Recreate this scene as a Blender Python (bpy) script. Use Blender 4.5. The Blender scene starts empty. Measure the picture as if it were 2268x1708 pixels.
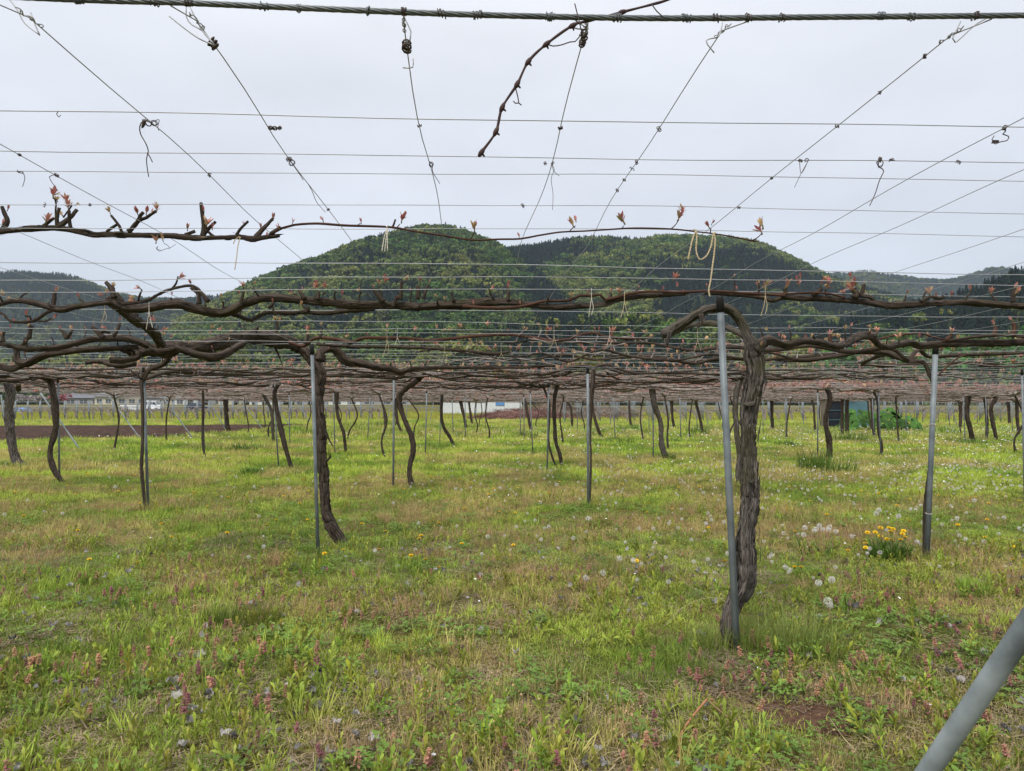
import bpy, math, random
import numpy as np
from mathutils import Matrix, Vector, Euler

random.seed(11)
rng = np.random.default_rng(11)
S = bpy.context.scene
COL = S.collection
RAD = math.radians

# ------------------------------------------------------------------ camera
CAM_H = 1.184
PITCH, YAW = RAD(2.19), RAD(-3.0)
FPX = 710.0                       # focal length in pixels of the 1024 px frame
cam_d = bpy.data.cameras.new('camera')
cam_d.sensor_width = 36.0
cam_d.lens = 36.0 * FPX / 1024.0
cam_d.clip_start = 0.05
cam_d.clip_end = 6000.0
cam = bpy.data.objects.new('camera', cam_d)
cam.location = (0, 0, CAM_H)
cam.rotation_euler = (math.pi / 2 + PITCH, 0, YAW)
COL.objects.link(cam)
S.camera = cam

# ------------------------------------------------------------------ world, sun, exposure
SUN_EL, SUN_AZ = RAD(52), RAD(-150)      # azimuth from +Y towards +X: behind the camera, to the left
W = bpy.data.worlds.new('World'); S.world = W; W.use_nodes = True
nt = W.node_tree; nt.nodes.clear()
def wn(t): return nt.nodes.new(t)
out = wn('ShaderNodeOutputWorld'); bg = wn('ShaderNodeBackground')
sky = wn('ShaderNodeTexSky'); sky.sky_type = 'NISHITA'; sky.sun_disc = False
sky.sun_elevation = SUN_EL; sky.sun_rotation = SUN_AZ; sky.air_density = 1.2; sky.dust_density = 3.0
tc = wn('ShaderNodeTexCoord'); sep = wn('ShaderNodeSeparateXYZ')
ramp = wn('ShaderNodeValToRGB'); e = ramp.color_ramp.elements
e[0].position = 0.0; e[0].color = (2.95, 3.25, 3.72, 1)
e[1].position = 1.0; e[1].color = (7.6, 7.75, 8.0, 1)
m = ramp.color_ramp.elements.new(0.2); m.color = (3.6, 3.82, 4.3, 1)
m = ramp.color_ramp.elements.new(0.55); m.color = (4.6, 4.7, 5.0, 1)
mp = wn('ShaderNodeMapping'); mp.inputs['Scale'].default_value = (1.2, 1.2, 3.2)
nz = wn('ShaderNodeTexNoise'); nz.inputs['Scale'].default_value = 1.6; nz.inputs['Detail'].default_value = 4; nz.inputs['Roughness'].default_value = .5
mr = wn('ShaderNodeMapRange'); mr.inputs[1].default_value = .3; mr.inputs[2].default_value = .7; mr.inputs[3].default_value = .90; mr.inputs[4].default_value = 1.12
mul = wn('ShaderNodeMix'); mul.data_type = 'RGBA'; mul.blend_type = 'MULTIPLY'; mul.inputs[0].default_value = 1
mix = wn('ShaderNodeMix'); mix.data_type = 'RGBA'; mix.inputs[0].default_value = .95
L = nt.links.new
L(tc.outputs['Generated'], sep.inputs[0]); L(sep.outputs['Z'], ramp.inputs[0])
L(tc.outputs['Generated'], mp.inputs[0]); L(mp.outputs[0], nz.inputs['Vector']); L(nz.outputs['Fac'], mr.inputs[0])
L(ramp.outputs[0], mul.inputs[6]); L(mr.outputs[0], mul.inputs[7])
L(sky.outputs[0], mix.inputs[6]); L(mul.outputs[2], mix.inputs[7])
L(mix.outputs[2], bg.inputs[0]); bg.inputs[1].default_value = 0.1
L(bg.outputs[0], out.inputs[0])

sd = bpy.data.lights.new('sun', 'SUN'); sd.energy = 1.5; sd.angle = RAD(14); sd.color = (1.0, .95, .88)
sun = bpy.data.objects.new('sun', sd); COL.objects.link(sun)
dirv = Vector((math.sin(SUN_AZ) * math.cos(SUN_EL), math.cos(SUN_AZ) * math.cos(SUN_EL), math.sin(SUN_EL)))
sun.rotation_euler = dirv.to_track_quat('Z', 'Y').to_euler()
sun.location = (0, -5, 30)
S.view_settings.view_transform = 'Standard'; S.view_settings.look = 'None'
S.view_settings.exposure = 1.0; S.view_settings.gamma = 1.0
S.cycles.use_denoising = True
S.cycles.max_bounces = 6; S.cycles.diffuse_bounces = 3; S.cycles.glossy_bounces = 2
S.cycles.transmission_bounces = 3; S.cycles.transparent_max_bounces = 6; S.cycles.volume_bounces = 1

# ------------------------------------------------------------------ geometry of the view (used only to find real positions)
NS = 1024.0 / 2268.0
_R = np.array(cam.rotation_euler.to_matrix())
_FW = np.array([math.sin(-YAW), math.cos(YAW), 0.0])
C0 = np.array([0, 0, CAM_H])
def ray(px, py):
    v = np.array([(px * NS - 512) / FPX, -(py * NS - 385.5) / FPX, -1.0])
    return _R @ v
def pt(px, py, d):
    r = ray(px, py); return C0 + r * (d / (r @ _FW))
def at_z(px, py, z):
    r = ray(px, py); return C0 + r * ((z - CAM_H) / r[2])
def at_y(px, py, y):
    r = ray(px, py); return C0 + r * (y / r[1])
def gz(x, y):
    y = np.asarray(y, float); u = np.clip((y - 14) / 4, -30, 60)
    z = .0105 * 4 * np.log1p(np.exp(u))
    z = z + .03 * 4 * np.log1p(np.exp(np.clip((y - 132) / 4, -30, 60)))
    return np.minimum(z, 3.3 + 0 * z)
def bumps(x, y):
    return .02 * np.sin(x * 1.3 + .7 * y) * np.sin(y * .9 - .4 * x) + .012 * np.sin(3.1 * x + 1) * np.sin(2.7 * y + 2)
def gnd(x, y): return gz(x, y) + bumps(x, y)
def ground_at(px, py):
    p = at_z(px, py, 0.0)
    for _ in range(40):
        z = float(gz(p[0], p[1]))
        if z > CAM_H - .02: break
        p = .5 * p + .5 * at_z(px, py, z)
    return p
def depth_of(p): return float((np.asarray(p) - C0) @ _FW)
def px2m(n, d): return n * NS * d / FPX
def canopy(x, y): return 1.755 + .5 * gz(x, y) + .012 * np.sin(.9 * x + .3 * y) + .01 * np.sin(.5 * y + 1.3)

# ------------------------------------------------------------------ noise
_H = np.random.default_rng(5).random((256, 256))
def vnoise(x, y):
    x = np.asarray(x, float); y = np.asarray(y, float)
    xi = np.floor(x).astype(int); yi = np.floor(y).astype(int); fx = x - xi; fy = y - yi
    fx = fx * fx * (3 - 2 * fx); fy = fy * fy * (3 - 2 * fy)
    a = _H[xi % 256, yi % 256]; b = _H[(xi + 1) % 256, yi % 256]; c = _H[xi % 256, (yi + 1) % 256]; d = _H[(xi + 1) % 256, (yi + 1) % 256]
    return (a * (1 - fx) + b * fx) * (1 - fy) + (c * (1 - fx) + d * fx) * fy
def fbm(x, y, o=4):
    s = 0; a = .5; t = 0
    for i in range(o):
        s = s + a * vnoise(x * 2 ** i + 17.3 * i, y * 2 ** i + 9.1 * i); t += a; a *= .5
    return s / t

# ------------------------------------------------------------------ materials
def mat(name):
    m = bpy.data.materials.new(name); m.use_nodes = True
    return m, m.node_tree.nodes, m.node_tree.links, m.node_tree.nodes['Principled BSDF']
def ramp_node(N, stops):
    r = N.new('ShaderNodeValToRGB'); el = r.color_ramp.elements
    while len(el) < len(stops): el.new(.5)
    for k, (p, c) in enumerate(stops): el[k].position = p; el[k].color = (*c, 1)
    return r
def noise_node(N, Lk, vec, scale, detail=4, rough=.55):
    n = N.new('ShaderNodeTexNoise'); n.inputs['Scale'].default_value = scale; n.inputs['Detail'].default_value = detail; n.inputs['Roughness'].default_value = rough
    if vec is not None: Lk(vec, n.inputs['Vector'])
    return n
def simple(name, c1, c2=None, scale=20., rough=.7, metal=0., bump=0., coord='Object', spec=.3):
    m, N, K, B = mat(name); Lk = K.new
    t = N.new('ShaderNodeTexCoord')
    B.inputs['Roughness'].default_value = rough; B.inputs['Metallic'].default_value = metal
    B.inputs['Specular IOR Level'].default_value = spec
    n = noise_node(N, Lk, t.outputs[coord], scale)
    r = ramp_node(N, [(.3, c1), (.7, c2 or c1)]); Lk(n.outputs['Fac'], r.inputs[0]); Lk(r.outputs[0], B.inputs['Base Color'])
    if bump:
        b = N.new('ShaderNodeBump'); b.inputs['Strength'].default_value = bump; b.inputs['Distance'].default_value = .01
        Lk(n.outputs['Fac'], b.inputs['Height']); Lk(b.outputs[0], B.inputs['Normal'])
    return m
def bark(name, dark, light, moss, mossamt=.45, k=1.0, bumpd=.006):
    m, N, K, B = mat(name); Lk = K.new
    a = N.new('ShaderNodeAttribute'); a.attribute_name = 'tv'
    mp = N.new('ShaderNodeMapping'); mp.inputs['Scale'].default_value = (3.2 * k, 3.2 * k, 5.5)
    Lk(a.outputs['Vector'], mp.inputs[0])
    n1 = noise_node(N, Lk, mp.outputs[0], 1.6, 6, .62)
    mp2 = N.new('ShaderNodeMapping'); mp2.inputs['Scale'].default_value = (7 * k, 7 * k, 9); Lk(a.outputs['Vector'], mp2.inputs[0])
    n2 = noise_node(N, Lk, mp2.outputs[0], 2.0, 4, .6)
    ma = N.new('ShaderNodeMath'); ma.operation = 'MULTIPLY_ADD'; Lk(n2.outputs['Fac'], ma.inputs[0]); ma.inputs[1].default_value = .5
    mb = N.new('ShaderNodeMath'); mb.operation = 'MULTIPLY'; Lk(n1.outputs['Fac'], mb.inputs[0]); mb.inputs[1].default_value = .5; Lk(mb.outputs[0], ma.inputs[2])
    mid = tuple(.55 * d + .35 * l for d, l in zip(dark, light))
    r = ramp_node(N, [(.40, dark), (.5, mid), (.62, light)]); Lk(ma.outputs[0], r.inputs[0])
    t = N.new('ShaderNodeTexCoord'); n3 = noise_node(N, Lk, t.outputs['Object'], 5, 3)
    r3 = ramp_node(N, [(.48, (0, 0, 0)), (.68, (mossamt,) * 3)]); Lk(n3.outputs['Fac'], r3.inputs[0])
    mx = N.new('ShaderNodeMix'); mx.data_type = 'RGBA'; Lk(r3.outputs[0], mx.inputs[0]); Lk(r.outputs[0], mx.inputs[6])
    mx.inputs[7].default_value = (*moss, 1); Lk(mx.outputs[2], B.inputs['Base Color'])
    B.inputs['Roughness'].default_value = .9; B.inputs['Specular IOR Level'].default_value = .15
    b = N.new('ShaderNodeBump'); b.inputs['Strength'].default_value = .9; b.inputs['Distance'].default_value = bumpd
    Lk(ma.outputs[0], b.inputs['Height']); Lk(b.outputs[0], B.inputs['Normal'])
    return m
def leafy(name, attr='tint', inst=True, transl=.3, rough=.6, var=.35, scale=30.):
    """colour from a per-instance or per-vertex attribute, with small noise and some light passing through"""
    m, N, K, B = mat(name); Lk = K.new
    a = N.new('ShaderNodeAttribute'); a.attribute_name = attr
    if inst: a.attribute_type = 'INSTANCER'
    t = N.new('ShaderNodeTexCoord'); n = noise_node(N, Lk, t.outputs['Object'], scale, 3)
    mr = N.new('ShaderNodeMapRange'); mr.inputs[1].default_value = .25; mr.inputs[2].default_value = .75
    mr.inputs[3].default_value = 1 - var; mr.inputs[4].default_value = 1 + var; Lk(n.outputs['Fac'], mr.inputs[0])
    mx = N.new('ShaderNodeMix'); mx.data_type = 'RGBA'; mx.blend_type = 'MULTIPLY'; mx.inputs[0].default_value = 1
    Lk(a.outputs['Color'], mx.inputs[6]); Lk(mr.outputs[0], mx.inputs[7])
    Lk(mx.outputs[2], B.inputs['Base Color']); B.inputs['Roughness'].default_value = rough; B.inputs['Specular IOR Level'].default_value = .25
    if transl:
        tr = N.new('ShaderNodeBsdfTranslucent'); Lk(mx.outputs[2], tr.inputs[0])
        ms = N.new('ShaderNodeMixShader'); ms.inputs[0].default_value = transl
        Lk(B.outputs[0], ms.inputs[1]); Lk(tr.outputs[0], ms.inputs[2]); Lk(ms.outputs[0], N['Material Output'].inputs[0])
    return m
M = {}
M['bark'] = bark('vine_bark', (.007, .005, .004), (.145, .112, .09), (.042, .038, .012), .35)
M['bark_grey'] = bark('vine_bark_weathered', (.010, .008, .007), (.225, .195, .172), (.06, .056, .018), .55, 1.0, .008)
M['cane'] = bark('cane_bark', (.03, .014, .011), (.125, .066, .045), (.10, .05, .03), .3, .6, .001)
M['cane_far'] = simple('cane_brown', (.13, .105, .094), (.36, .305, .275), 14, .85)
M['cane_dark'] = simple('cane_dark', (.035, .018, .018), (.07, .035, .03), 40, .7)
M['galv'] = simple('galvanised_pipe', (.11, .13, .14), (.235, .265, .28), 6, .55, .15, .06)
M['galv_light'] = simple('galvanised_strut', (.12, .14, .15), (.34, .38, .40), 6, .5, .15, .1)
M['galv_dull'] = simple('galvanised_pipe_dull', (.12, .142, .155), (.21, .235, .25), 10, .6, .1, .03)
M['wire'] = simple('galvanised_wire', (.30, .305, .31), (.44, .445, .45), 6, .45, .3)
M['cable'] = simple('steel_cable', (.10, .115, .12), (.18, .195, .2), 30, .55, .4)
M['cap'] = simple('black_rubber', (.012, .012, .013), (.022, .022, .024), 30, .6)
M['twine'] = simple('jute_twine', (.42, .33, .19), (.62, .52, .34), 120, .95, 0, .3)
M['twine_white'] = simple('pale_twine', (.55, .50, .40), (.72, .68, .58), 120, .95, 0, .3)
M['tendril'] = simple('dried_tendril', (.05, .035, .032), (.12, .09, .08), 60, .85)
M['bud'] = leafy('young_shoot', 'col', False, .35, .5, .2, 60)
M['leaf'] = leafy('grass_leaf', 'tint', True, .3, .55, .3, 25)
M['leafv'] = leafy('plant_leaf', 'col', False, .3, .55, .3, 25)
M['tree'] = leafy('forest_crown', 'tint', True, .15, .8, .45, .45)
M['treev'] = leafy('tree_crown', 'col', False, .2, .8, .45, .5)

# ------------------------------------------------------------------ mesh building
class G:
    def __init__(s): s.v = []; s.f = []; s.tv = []; s.c = []; s.n = 0; s.mi = []; s.sm = []
    def add(s, v, f, tv=None, col=None, mi=0, flat=False):
        v = np.asarray(v, float); f = [np.asarray(x) for x in (f if isinstance(f, (list, tuple)) else [f])]
        s.v.append(v); s.tv.append(np.zeros_like(v) if tv is None else tv)
        c = np.ones((len(v), 4)); 
        if col is not None: c[:, :3] = col
        s.c.append(c)
        for x in f:
            if len(x): s.f.append(x + s.n); s.mi.append(np.full(len(x), mi)); s.sm.append(np.full(len(x), not flat))
        s.n += len(v); return s
    def mesh(s, name, mats, smooth=True):
        me = bpy.data.meshes.new(name)
        v = np.concatenate(s.v); nl = sum(f.size for f in s.f); nf = sum(len(f) for f in s.f)
        me.vertices.add(len(v)); me.vertices.foreach_set('co', v.astype(np.float32).ravel())
        me.loops.add(nl); me.polygons.add(nf)
        me.loops.foreach_set('vertex_index', np.concatenate([f.ravel() for f in s.f]).astype(np.int32))
        tot = np.concatenate([np.full(len(f), f.shape[1]) for f in s.f]); st = np.concatenate([[0], np.cumsum(tot)[:-1]])
        me.polygons.foreach_set('loop_start', st.astype(np.int32))
        me.polygons.foreach_set('material_index', np.concatenate(s.mi).astype(np.int32))
        me.polygons.foreach_set('use_smooth', np.concatenate(s.sm) & smooth)
        a = me.attributes.new('tv', 'FLOAT_VECTOR', 'POINT'); a.data.foreach_set('vector', np.concatenate(s.tv).astype(np.float32).ravel())
        a = me.attributes.new('col', 'FLOAT_COLOR', 'POINT'); a.data.foreach_set('color', np.concatenate(s.c).astype(np.float32).ravel())
        for m in (mats if isinstance(mats, (list, tuple)) else [mats]): me.materials.append(M[m] if isinstance(m, str) else m)
        me.update(calc_edges=True)
        return me
    def obj(s, name, mats, parent=None, smooth=True):
        o = bpy.data.objects.new(name, s.mesh(name, mats, smooth)); COL.objects.link(o)
        if parent is not None: o.parent = parent; o.matrix_parent_inverse = Matrix.Translation(-parent.location)
        return o
def empty(name, loc, label=None, cat=None, group=None):
    o = bpy.data.objects.new(name, None); o.location = loc; o.empty_display_size = .1; COL.objects.link(o)
    return tag(o, label, cat, group)
def tag(o, label=None, cat=None, group=None, kind=None):
    if label: o['label'] = label
    if cat: o['category'] = cat
    if group: o['group'] = group
    if kind: o['kind'] = kind
    return o
def child(name, me, parent, loc=(0, 0, 0), rot=(0, 0, 0), scl=1.0):
    """child given in world space below an unrotated parent"""
    o = bpy.data.objects.new(name, me); COL.objects.link(o); o.parent = parent
    o.location = Vector(loc) - parent.location; o.rotation_euler = rot; o.scale = (scl,) * 3 if np.isscalar(scl) else scl
    return o
def spline(P, R, step):
    P = np.asarray(P, float); R = np.asarray(R, float)
    if len(P) == 2: P = np.array([P[0], (P[0] + P[1]) / 2, P[1]]); R = np.array([R[0], R.mean(), R[1]])
    A = np.vstack([2 * P[0] - P[1], P, 2 * P[-1] - P[-2]]); o = []; r = []
    for i in range(1, len(A) - 2):
        n = max(1, int(np.linalg.norm(A[i + 1] - A[i]) / step)); t = np.arange(n)[:, None] / n
        p0, p1, p2, p3 = A[i - 1], A[i], A[i + 1], A[i + 2]
        o.append(.5 * (2 * p1 + (p2 - p0) * t + (2 * p0 - 5 * p1 + 4 * p2 - p3) * t ** 2 + (3 * p1 - p0 - 3 * p2 + p3) * t ** 3))
        r.append(R[i - 1] * (1 - t[:, 0]) + R[i] * t[:, 0])
    o.append(P[-1:]); r.append(R[-1:])
    return np.concatenate(o), np.concatenate(r)
def tube(g, P, R, n=6, amp=0., seed=0., cap=True, mi=0, col=None, lump=0., rough=0., strip=4):
    P = np.asarray(P, float); R = np.broadcast_to(np.asarray(R, float), (len(P),))
    T = np.gradient(P, axis=0); T /= np.linalg.norm(T, axis=1)[:, None] + 1e-9
    ref = np.zeros(3); ref[np.argmin(np.abs(T).mean(0))] = 1
    U = np.cross(T, ref); U /= np.linalg.norm(U, axis=1)[:, None] + 1e-9; V = np.cross(T, U)
    L_ = np.concatenate([[0], np.cumsum(np.linalg.norm(np.diff(P, axis=0), axis=1))])
    th = np.arange(n) * 2 * np.pi / n
    rr = np.repeat(R[:, None], n, 1)
    if amp:
        a = th[None]; l = L_[:, None]
        rr = rr * (1 + amp * (np.sin(3 * a + 2.2 * l + seed) * .45 + np.sin(5 * a - 3.1 * l + 2.1 * seed + 1.2 * np.sin(4 * l)) * .4 + np.sin(8 * a + 1.7 * l * 2 + seed * 3 + np.sin(9 * l)) * .3
                               + .35 * np.sin(9 * l + seed) * np.sin(2 * a + 5 * l)) + lump * (np.sin(6.1 * l + seed * 5) * .5 + np.sin(14 * l + seed * 2) * .4)[:, :])
    if rough:
        q_ = np.random.default_rng(int(seed * 7919) % 99991); kc = max(2, len(P) // strip); cz = q_.normal(0, 1, (kc + 1, n)); tt_ = np.linspace(0, kc - 1e-6, len(P)); i_ = tt_.astype(int); f_ = (tt_ - i_)[:, None]
        rr = rr * np.clip(1 + rough * (cz[i_] * (1 - f_) + cz[i_ + 1] * f_) + rough * .3 * q_.normal(0, 1, rr.shape), .55, 1.6)
    v = P[:, None] + rr[..., None] * (np.cos(th)[None, :, None] * U[:, None] + np.sin(th)[None, :, None] * V[:, None])
    k = len(P); i = np.arange(k - 1)[:, None] * n; j = np.arange(n)[None]; j2 = (j + 1) % n
    f = np.stack([i + j, i + j2, i + n + j2, i + n + j], -1).reshape(-1, 4)
    tv = np.stack([np.broadcast_to(np.cos(th)[None], (k, n)) + seed, np.broadcast_to(np.sin(th)[None], (k, n)), np.broadcast_to(L_[:, None], (k, n))], -1).reshape(-1, 3)
    fs = [f]; v = v.reshape(-1, 3)
    if cap:
        v = np.vstack([v, P[0], P[-1]]); tv = np.vstack([tv, tv[0] * 0 + [seed, 0, 0], [seed, 0, L_[-1]]]); c0 = k * n; b = (k - 1) * n
        jj = np.arange(n); j2 = (jj + 1) % n
        fs.append(np.stack([np.full(n, c0), j2, jj], -1)); fs.append(np.stack([np.full(n, c0 + 1), b + jj, b + j2], -1))
    g.add(v, fs, tv, col, mi); return g
def box(g, c, s, mi=0, rz=0., col=None):
    c = np.asarray(c, float); s = np.asarray(s, float) / 2
    v = np.array([[x, y, z] for x in (-1, 1) for y in (-1, 1) for z in (-1, 1)]) * s
    cs, sn = math.cos(rz), math.sin(rz); v = np.stack([v[:, 0] * cs - v[:, 1] * sn, v[:, 0] * sn + v[:, 1] * cs, v[:, 2]], -1) + c
    f = np.array([[0, 1, 3, 2], [4, 6, 7, 5], [0, 4, 5, 1], [2, 3, 7, 6], [0, 2, 6, 4], [1, 5, 7, 3]])
    g.add(v, f, None, col, mi, True); return g
def rotm(rot): return np.array(Euler(rot).to_matrix())

# ------------------------------------------------------------------ scattering of uncountable growth (geometry nodes)
SRC = bpy.data.collections.new('scatter_sources')
def scatter(name, meshes, pts, rot, scl, tint, label, cat, group=None):
    srcs = []
    for k, me in enumerate(meshes):
        o = bpy.data.objects.new(f'{name}_source', me); SRC.objects.link(o); srcs.append(o)
    me = bpy.data.meshes.new(name); n = len(pts)
    me.vertices.add(n); me.vertices.foreach_set('co', np.asarray(pts, np.float32).ravel())
    def at(nm, ty, key, arr): a = me.attributes.new(nm, ty, 'POINT'); a.data.foreach_set(key, arr)
    at('rot', 'FLOAT_VECTOR', 'vector', np.asarray(rot, np.float32).ravel())
    s = np.asarray(scl, np.float32); s = np.repeat(s[:, None], 3, 1) if s.ndim == 1 else s
    at('scl', 'FLOAT_VECTOR', 'vector', s.ravel())
    at('idx', 'INT', 'value', rng.integers(0, len(meshes), n).astype(np.int32))
    t4 = np.ones((n, 4), np.float32); t4[:, :3] = np.clip(tint, 0, 1); at('tint', 'FLOAT_COLOR', 'color', t4.ravel())
    ob = bpy.data.objects.new(name, me); COL.objects.link(ob)
    ng = bpy.data.node_groups.new(name + '_nodes', 'GeometryNodeTree')
    ng.interface.new_socket('Geometry', in_out='INPUT', socket_type='NodeSocketGeometry'); ng.interface.new_socket('Geometry', in_out='OUTPUT', socket_type='NodeSocketGeometry')
    N = ng.nodes; Lk = ng.links.new
    gi = N.new('NodeGroupInput'); go = N.new('NodeGroupOutput'); mp = N.new('GeometryNodeMeshToPoints'); ip = N.new('GeometryNodeInstanceOnPoints'); jn = N.new('GeometryNodeJoinGeometry')
    Lk(gi.outputs[0], mp.inputs[0]); Lk(mp.outputs[0], ip.inputs['Points'])
    for o in srcs:
        oi = N.new('GeometryNodeObjectInfo'); oi.inputs['Object'].default_value = o; oi.inputs['As Instance'].default_value = False
        g2 = N.new('GeometryNodeGeometryToInstance'); Lk(oi.outputs['Geometry'], g2.inputs[0]); Lk(g2.outputs[0], jn.inputs[0])
    Lk(jn.outputs[0], ip.inputs['Instance']); ip.inputs['Pick Instance'].default_value = True
    def na(nm, dt, sock):
        a = N.new('GeometryNodeInputNamedAttribute'); a.data_type = dt; a.inputs['Name'].default_value = nm
        Lk(next(x for x in a.outputs if x.enabled and x.name == 'Attribute'), ip.inputs[sock])
    na('idx', 'INT', 'Instance Index'); na('scl', 'FLOAT_VECTOR', 'Scale')
    a = N.new('GeometryNodeInputNamedAttribute'); a.data_type = 'FLOAT_VECTOR'; a.inputs['Name'].default_value = 'rot'
    er = N.new('FunctionNodeEulerToRotation'); Lk(next(x for x in a.outputs if x.enabled and x.name == 'Attribute'), er.inputs[0]); Lk(er.outputs[0], ip.inputs['Rotation'])
    Lk(ip.outputs[0], go.inputs[0])
    md = ob.modifiers.new('scatter', 'NODES'); md.node_group = ng
    return tag(ob, label, cat, group, 'stuff')

# ================================================================== SETTING: ground
def ground_material():
    m, N, K, B = mat('meadow_soil'); Lk = K.new
    t = N.new('ShaderNodeTexCoord')
    n1 = noise_node(N, Lk, t.outputs['Object'], 1.1, 6, .6); n2 = noise_node(N, Lk, t.outputs['Object'], 26, 5, .7)
    r1 = ramp_node(N, [(.36, (.10, .12, .03)), (.5, (.145, .145, .05)), (.62, (.20, .15, .08))]); Lk(n1.outputs['Fac'], r1.inputs[0])
    r2 = ramp_node(N, [(.3, (.35, .33, .3)), (.65, (1.25, 1.2, 1.05))]); Lk(n2.outputs['Fac'], r2.inputs[0])
    mx = N.new('ShaderNodeMix'); mx.data_type = 'RGBA'; mx.blend_type = 'MULTIPLY'; mx.inputs[0].default_value = 1
    Lk(r1.outputs[0], mx.inputs[6]); Lk(r2.outputs[0], mx.inputs[7])
    Lk(mx.outputs[2], B.inputs['Base Color']); B.inputs['Roughness'].default_value = 1; B.inputs['Specular IOR Level'].default_value = .05
    b = N.new('ShaderNodeBump'); b.inputs['Distance'].default_value = .03; Lk(n2.outputs['Fac'], b.inputs['Height']); Lk(b.outputs[0], B.inputs['Normal'])
    return m
M['ground'] = ground_material()
M['soil'] = simple('ploughed_soil', (.035, .022, .017), (.085, .056, .044), 3.5, 1, 0, .8, spec=.05)
def grid_sheet(xs, ys, zf, flip=False):
    X, Y = np.meshgrid(xs, ys); Z = zf(X, Y); v = np.stack([X, Y, Z], -1).reshape(-1, 3); nx, ny = len(xs), len(ys)
    i = np.arange(ny - 1)[:, None] * nx; j = np.arange(nx - 1)[None]
    f = np.stack([i + j, i + j + 1, i + nx + j + 1, i + nx + j], -1).reshape(-1, 4)
    return v, f
sx = np.sinh(np.linspace(-6.2, 6.2, 170)); sx = sx / sx.max() * 2500
sy = np.concatenate([[-200, -60, -15], np.linspace(-4, 20, 80), 20 + np.geomspace(.5, 3400, 90)])
v, f = grid_sheet(sx, sy, lambda x, y: gnd(x, y) - .0)
tag(G().add(v, f).obj('ground', 'ground'), 'meadow of grass, weeds and wildflowers under the vines', 'ground', kind='structure')

# ploughed field on the left
near = np.array([ground_at(*p)[:2] for p in [(-420, 996), (-200, 991), (0, 985), (200, 977), (430, 967), (560, 955), (690, 944)]])
far = np.array([ground_at(*p)[:2] for p in [(-420, 946), (-200, 945.5), (0, 945), (200, 945), (430, 944.5), (560, 944), (690, 942)]])
FIELD_POLY = np.vstack([near, far[::-1]])
tt = np.linspace(0, 1, 60); xs_ = np.linspace(0, 1, 160)
ni = np.stack([np.interp(xs_, np.linspace(0, 1, 7), near[:, k]) for k in (0, 1)], -1); fi = np.stack([np.interp(xs_, np.linspace(0, 1, 7), far[:, k]) for k in (0, 1)], -1)
P = ni[None] * (1 - tt[:, None, None]) + fi[None] * tt[:, None, None]
X, Y = P[..., 0], P[..., 1]
Z = gz(X, Y) + .05 + .07 * np.sin(Y * 2 * np.pi / 1.1 + .4 * np.sin(X * .2)) + .05 * (fbm(X * 2, Y * 2) - .5)
v = np.stack([X, Y, Z], -1).reshape(-1, 3); i = np.arange(59)[:, None] * 160; j = np.arange(159)[None]
tag(G().add(v, np.stack([i + j, i + j + 1, i + 161 + j, i + 160 + j], -1).reshape(-1, 4)).obj('ploughed_field', 'soil'), 'bare brown ploughed field left beyond the trellis', 'field', kind='structure')

# ================================================================== SETTING: hills and forest
def quads_random(C, size, rs, up=.3):
    """small randomly turned leaf-clump quads around points C"""
    n = len(C); a = rs.normal(size=(n, 3)); a[:, 2] *= 1 - up; a /= np.linalg.norm(a, axis=1)[:, None]
    b = rs.normal(size=(n, 3)); b -= (b * a).sum(1)[:, None] * a; b /= np.linalg.norm(b, axis=1)[:, None]
    s = size * rs.uniform(.6, 1.3, n)[:, None]
    v = np.stack([C - a * s, C - b * s * .75, C + a * s, C + b * s * .75], 1).reshape(-1, 3)
    return v, np.arange(n * 4).reshape(n, 4)
def broadleaf(rs, n, size, R=4.0, H=9.0):
    g = G(); lob = [(rs.normal(0, R * .42, 3) * [1, 1, .55] + [0, 0, H * .6], R * rs.uniform(.42, .7)) for _ in range(9)]
    C = []
    for c, r in lob:
        k = n // 9; d = rs.normal(size=(k, 3)); d /= np.linalg.norm(d, axis=1)[:, None]; d[:, 2] = np.abs(d[:, 2]) * 1.0 - .25
        C.append(c + d * r * rs.uniform(.75, 1.05, k)[:, None])
    C = np.concatenate(C); v, f = quads_random(C, size, rs); g.add(v, f)
    return g, C
def conifer(rs, n, size, R=2.2, H=13.0):
    g = G(); t = rs.uniform(0, 1, n) ** .8; a = rs.uniform(0, 2 * np.pi, n); r = R * (1 - t) ** .8 * rs.uniform(.45, 1.1, n) + .1
    C = np.stack([np.cos(a) * r, np.sin(a) * r, H * (.12 + .88 * t) - .25 * r], -1)
    d = np.stack([np.cos(a), np.sin(a), -.55 + 0 * a], -1); s = np.stack([-np.sin(a), np.cos(a), 0 * a], -1); k = (size * (1.15 - .6 * t) * rs.uniform(.7, 1.3, n))[:, None]
    v = np.stack([C - d * k, C - s * k * .5, C + d * k, C + s * k * .5], 1).reshape(-1, 3); g.add(v, np.arange(4 * n).reshape(n, 4))
    v = np.array([[.1, 0, H], [-.05, .09, H], [-.05, -.09, H], [0, 0, H * 1.06]]); g.add(v, np.array([[0, 1, 3], [1, 2, 3], [2, 0, 3]]))
    tube(g, [[0, 0, -1], [0, 0, H * .95]], [.25, .05], 5)
    return g, C
rs = np.random.default_rng(3)
BL = []; CF = []
for k in range(4):
    g, _ = broadleaf(rs, 260, .95, rs.uniform(3.6, 4.4), rs.uniform(7.5, 9.5)); tube(g, [[0, 0, -1], [0, 0, 5]], [.3, .15], 5); BL.append(g.mesh('broadleaf_crown', 'tree', False))
for k in range(3):
    g, _ = conifer(rs, 240, 1.0, rs.uniform(2.0, 2.6), rs.uniform(11, 14)); CF.append(g.mesh('conifer_crown', 'tree', False))
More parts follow.
